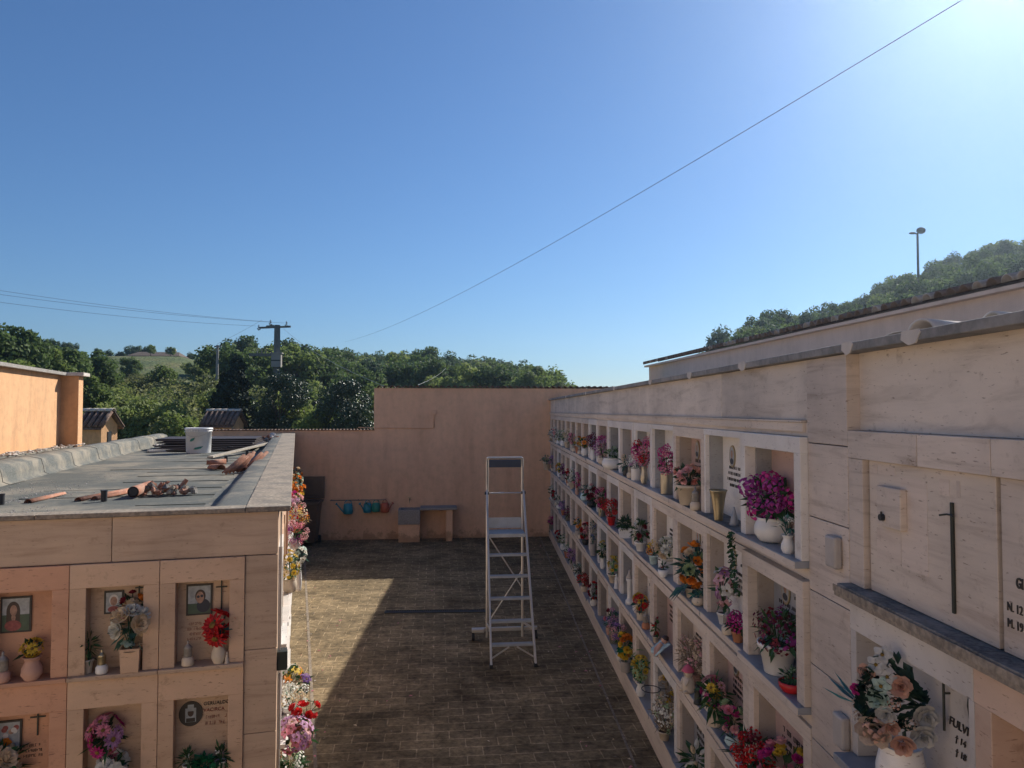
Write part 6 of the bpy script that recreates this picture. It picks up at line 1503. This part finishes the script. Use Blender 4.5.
# light green trees right behind the end wall
for q, ty, d, k, lab in ((305,378,58,1,'light green tree between the two glossy dark trees'),(300,392,50,1,'yellowish green tree low between the glossy trees'),(262,400,46,1,'light green bush between the cypress pair and the glossy tree'),(375,378,60,2,'green tree above the left end of the high wall'),(440,374,66,1,'light green tree peeping over the middle of the high wall'),(485,378,66,0,'olive tree peeping over the high wall right of its middle'),(520,378,68,1,'light tree peeping over the right half of the high wall'),(410,376,66,2,'green tree peeping over the high wall left of its middle')):
    x, y = ptx(q, d); z = terrain(x, y); hm = at(q, ty, d).z-z
    place(PR['bush%d' % k], (x,y,z), 1.25, 'tree', lab, 'tree', None, rnd, hm/4.0)
for i, (q, ty, d) in enumerate(((208,374,55),(216,384,52),(246,378,54),(256,386,50),(238,392,53),(200,380,60),(180,378,58),(165,384,55),(120,380,60),(140,388,52),(105,385,50))):
    x, y = ptx(q, d); z = terrain(x, y); hm = at(q, ty, d).z-z
    place(PR['bush%d' % (1 if i % 3 else 0)], (x,y,z-.1), 1.2, 'bush', 'bushy olive green scrub growing on the slope beyond the left block roof', 'bush', 'scrub bushes beyond the left block', rnd, hm/4.0)
# wood on the right hill
def ytop_right(px): return interp(px, [(715,338),(740,322),(775,308),(800,306),(830,290),(850,298),(880,280),(910,262),(950,252),(975,246),(1000,238),(1040,233),(1100,225)])
RT = [tree_proto('r', ['dark','mid','blue','dark'][i], 150+i, 2.7, 2.3, 6500, .14, 36, 1.4, cr=.30) for i in range(4)]
for d in (62, 69, 76, 83):
    q = 716+rnd.uniform(0,12)+(83-d)*2.0
    while q < 1110:
        x, y = ptx(q+rnd.uniform(-5,5), d+rnd.uniform(-2,2)); z = terrain(x, y)
        hm = at(q, ytop_right(q)+rnd.uniform(-5,8)+(83-d)*.5, y).z-z
        if hm > 1.5:
            s = min(1.35, hm/6.1); place(rnd.choice(RT), (x,y,z-.3), min(1.15, max(.62, s)), 'tree', 'hazy dark green tree of the wood on the right hill behind the tiled building', 'tree', 'trees covering the right hill', rnd, s)
        q += rnd.uniform(17, 26)

# ---------------------------------------------------------------- farmhouse on the hill
def farmhouse():
    a = at(137, 357, 124); b = at(181, 357, 124); w = (b-a).length; c = (a+b)/2; z0 = terrain(c.x, c.y)-.3
    z1 = at(158, 353.5, 124).z-z0
    root = empty('farmhouse', (c.x, c.y, z0), radians(8), 'long low farmhouse with dark tiled roof on the crest of the left hill', 'house')
    m = MB(); m.box(-w/2, w/2, -2.5, 2.5, -.5, z1-.5); m.build('wall', M['buildr'], root)
    r = MB(); r.add([(-w/2-.4,-3,z1-.6),(w/2+.4,-3,z1-.6),(w/2+.4,3,z1-.6),(-w/2-.4,3,z1-.6),(-w/2+.5,0,z1+.25),(w/2-.5,0,z1+.25)],[(0,1,5,4),(1,2,5),(2,3,4,5),(3,0,4),(3,2,1,0)]); o = r.build('roof', M['bark'], root)
    ch = MB(); ch.box(w/2-1.6, w/2-1.0, -.3, .3, z1-.1, z1+.7); ch.build('chimney', M['buildr'], o)
    f = MB()
    for i in range(4): x = -w/2+1+i*(w-2)/3.2
    for i in range(4):
        x = -w/2+1+i*(w-2)/3.4; g = MB(); g.box(x, x+.8, -2.53, -2.502, z1-1.7, z1-.8); g.build('window', M['blackp'], root)
farmhouse()

# ---------------------------------------------------------------- poles, lamp and wires
def utility_pole():
    d = 62; p = at(277, 350, d); zt = at(277, 325, d).z; z0 = terrain(p.x, p.y)
    root = empty('utility_pole', (p.x, p.y, z0), .1, 'square concrete utility pole with crossarm and insulators above the glossy tree', 'utility pole')
    h = zt-z0; m = MB(); m.tube([(0,0,0),(0,0,h)], [.36,.24], 4, 0, True, False); m.build('pole', M['polec'], root)
    a = MB(); a.obox((-1.45,0,h-.25),(1.1,0,h-.12), .10,.16); a.obox((-.9,-.02,h-.12),(-.25,-.02,h-.05),.05,.12); a.build('crossarm', M['polec'], root)
    for x, z in ((-1.5,-.30),(-.55,.12),(.75,.02)):
        i = MB(); i.tube([(x,0,h+z-.05),(x,0,h+z+.32)], [.03,.02], 6)
        for k in range(3): i.tube([(x,0,h+z+.05+k*.08),(x,0,h+z+.08+k*.08)], [.11,.06], 8)
        i.tube([(x-.12,0,h+z),(x,0,h+z-.14),(x+.14,0,h+z-.05)], .05, 6)
        i.build('insulator', M['glass'], root)
    b = MB(); zz = at(277, 354, d).z-z0; b.box(-.36,.42,-.50,.02, zz-1.1, zz); b.box(-.46,.52,-.58,.08, zz, zz+.09); b.box(-.36,.42,-.51,-.5, zz-.62, zz-.52, 1); b.build('transformer_box', [M['concrete'], M['blackp']], root)
    q = MB(); q.box(-2.2,-.3,-.3,.3, zz-.2, zz+.02); q.build('platform', M['polec'], root)
    w = MB()
    for x in (-1.6,-1.25,-.9): w.tube([(x,0,zz+.02),(x,0,zz+.5)], .04, 6)
    w.build('bushing', M['polec'], root)
    d2 = 58; p2 = at(217.5, 345, d2); z2 = terrain(p2.x, p2.y)
    r2 = empty('utility_pole', (p2.x, p2.y, z2), 0, 'thin round grey pole without crossarm beside the cypress pair', 'utility pole')
    m = MB(); m.tube([(0,0,0),(0,0,p2.z-z2)], [.16,.10], 8); m.build('pole', M['concrete'], r2)
    m = MB(); m.tube([(-.25,0,p2.z-z2-.12),(.3,0,p2.z-z2-.08)], .06, 6); m.build('bracket', M['polec'], r2)
    return zt, p
zt, pp = utility_pole()
def cable(name, pts, r, lab, mat='wire'):
    m = MB(); m.tube(pts, r, 5, 0, False); o = m.build(name, M[mat]); tag(o, lab, 'cable', None)
def sag(a, b, s, n=24):
    a = Vector(a); b = Vector(b); return [a.lerp(b, i/n)-Vector((0,0,4*s*(i/n)*(1-i/n))) for i in range(n+1)]
e0 = at(256, 326, 62); e1 = at(272, 322, 62); e2 = at(284, 323, 62)
for (q0, y0, e, lab) in ((-60,281,e1,'uppermost thin cable running left from the crossarm'),(-60,286,e2,'middle thin cable running left from the crossarm'),(-60,294,e0,'lowest thin cable running left from the crossarm')):
    s_ = at(q0, y0, 46); cable('cable', sag(s_, e, .28), .010, lab)
cable('cable', sag(e2-Vector((0,0,.5)), at(384, 386, 30), .35), .011, 'pale cable descending right from the utility pole to the high end wall', 'wirel')
cable('cable', sag(at(217,344,58), at(262,320,62), .05), .010, 'short thin cable linking the thin pole to the crossarm')
# the long cable crossing the sky
def big_cable():
    A = at(345, 342, 78); B = at(952, 0, 13.0); d = (B-A); L_ = math.hypot(d.x, d.y); hx = Vector((d.x/L_, d.y/L_, 0))
    zs = []; samp = [(345,342),(430,307),(530,258),(640,194),(757,127),(860,62),(952,0)]
    # least-squares parabola through the sight lines, in the vertical plane of the cable
    S = []
    for px, py in samp:
        r_ = ray(px, py); # intersect with plane
        nrm = Vector((-hx.y, hx.x, 0)); t = (A-CAM).dot(nrm)/r_.dot(nrm); p = CAM+r_*t; S.append(((p-A).dot(hx), p.z))
    import itertools
    n = len(S); sx = [sum(x**k for x, _ in S) for k in range(5)]; sy = [sum(z*x**k for x, z in S) for k in range(3)]
    Mx = Matrix(((sx[0],sx[1],sx[2]),(sx[1],sx[2],sx[3]),(sx[2],sx[3],sx[4]))); c = Mx.inverted() @ Vector(sy)
    print('cable', S, list(c))
    pts = [A+hx*x for x in [L_*1.12*i/60 for i in range(61)]]
    for p in pts: x = (p-A).dot(hx); p.z = c[0]+c[1]*x+c[2]*x*x
    cable('cable', pts, .008, 'long dark cable crossing the whole sky from the hill to the upper right')
big_cable()
cable('cable', sag(at(418,385,24), at(446,368,60), .12), .006, 'short pale wire rising behind the high end wall', 'wirel')
def flood():
    d = 66; p = at(918, 262, d); z0 = terrain(p.x, p.y); zt = at(918, 233, d).z
    root = empty('floodlight_pole', (p.x, p.y, z0), 0, 'tall thin floodlight mast with two lamp heads above the wood on the right hill', 'lamp post'); h = zt-z0
    m = MB(); m.tube([(0,0,0),(0,0,h)], [.14,.09], 8); m.build('pole', M['polec'], root)
    a = MB(); a.ball((.32,0,h+.22), .42,.25,.30, 0, 12, 8); a.tube([(0,0,h-.05),(.3,0,h+.1)], .06, 6); a.build('lamp_head', M['polec'], root)
    a = MB(); a.ball((-.45,0,h-.02), .32,.2,.10, 0, 12, 6); a.tube([(0,0,h-.1),(-.4,0,h-.03)], .05, 6); a.build('lamp_head', M['polec'], root)
flood()

def litter():
    rnd = random.Random(77); m = MB()
    for i in range(420):
        y = rnd.uniform(2.5, 19); u = rnd.random(); xr = 1.45-.0335*y; xl = -1.7+.05-(y-5.5)*.288+.1
        x = (xr-abs(rnd.gauss(0,.35))) if u < .45 else (xl+abs(rnd.gauss(0,.35)) if u < .8 else rnd.uniform(xl, xr))
        a = rnd.uniform(0,6.3); s = rnd.uniform(.010,.028); c, d = cos(a)*s, sin(a)*s
        m.add([(x+c,y+d,.006),(x-d*.5,y+c*.5,.012),(x-c,y-d,.006),(x+d*.5,y-c*.5,.014)], [(0,1,2,3)], rnd.choice([0,0,0,1,2]))
    tag(m.build('fallen_leaves', [M['dry'], P['pink'], P['cream']]), 'dry leaves and petals scattered over the paving', 'leaves', None, 'stuff')
litter()

# ---------------------------------------------------------------- camera, sky, sun
cam = bpy.data.cameras.new('camera'); co = bpy.data.objects.new('camera', cam); COL.objects.link(co)
cam.sensor_width = 36; cam.lens = F/1024*36; cam.clip_end = 9000; cam.clip_start = .05
co.location = CAM; co.rotation_euler = (pi/2+PITCH, 0, 0); scene.camera = co
SUN = Vector((.92, 1.25, 1.0)).normalized()
el = math.asin(SUN.z); rot = math.atan2(SUN.x, SUN.y)
w = bpy.data.worlds.new('World'); scene.world = w; w.use_nodes = True; nt = w.node_tree
sky = nt.nodes.new('ShaderNodeTexSky'); sky.sky_type = 'NISHITA'; sky.sun_disc = False; sky.sun_elevation = el; sky.sun_rotation = rot
sky.air_density = 1.12; sky.dust_density = .10; sky.ozone_density = 9.5; sky.altitude = 100
bg = nt.nodes['Background']; bg.inputs['Strength'].default_value = SKYS
nt.links.new(sky.outputs[0], bg.inputs['Color'])
ld = bpy.data.lights.new('sun', 'SUN'); ld.energy = SUNS; ld.angle = radians(.55); ld.color = (1, .93, .82)
lo = bpy.data.objects.new('sun', ld); COL.objects.link(lo); lo.rotation_euler = (-SUN).to_track_quat('-Z', 'Y').to_euler()
lo.location = (20, 30, 40)
vs_ = scene.view_settings; scene.display_settings.display_device = 'sRGB'; vs_.view_transform = 'Standard'; vs_.look = 'None'; vs_.exposure = EXPO; vs_.gamma = 1; vs_.use_curve_mapping = False
def haze():
    m = bpy.data.materials.new('haze'); m.use_nodes = True; nt = m.node_tree; nt.nodes.clear()
    out = nt.nodes.new('ShaderNodeOutputMaterial'); v = nt.nodes.new('ShaderNodeVolumePrincipled')
    v.inputs['Color'].default_value = (.66,.82,1,1); v.inputs['Density'].default_value = HAZE; v.inputs['Anisotropy'].default_value = .82
    nt.links.new(v.outputs[0], out.inputs['Volume'])
    b = MB(); b.box(-470, 470, -470, 470, -9, 46); tag(b.build('haze', m), kind='stuff')
if HAZE: haze()
scene.render.engine = 'CYCLES'

for o in list(bpy.data.objects):
    if '_used' in o: del o['_used']
    if o.type == 'EMPTY' and o.name.startswith('tree') and not o.get('label'): 
        for c in list(o.children): bpy.data.objects.remove(c)
        bpy.data.objects.remove(o)
print('objects', len(bpy.data.objects))
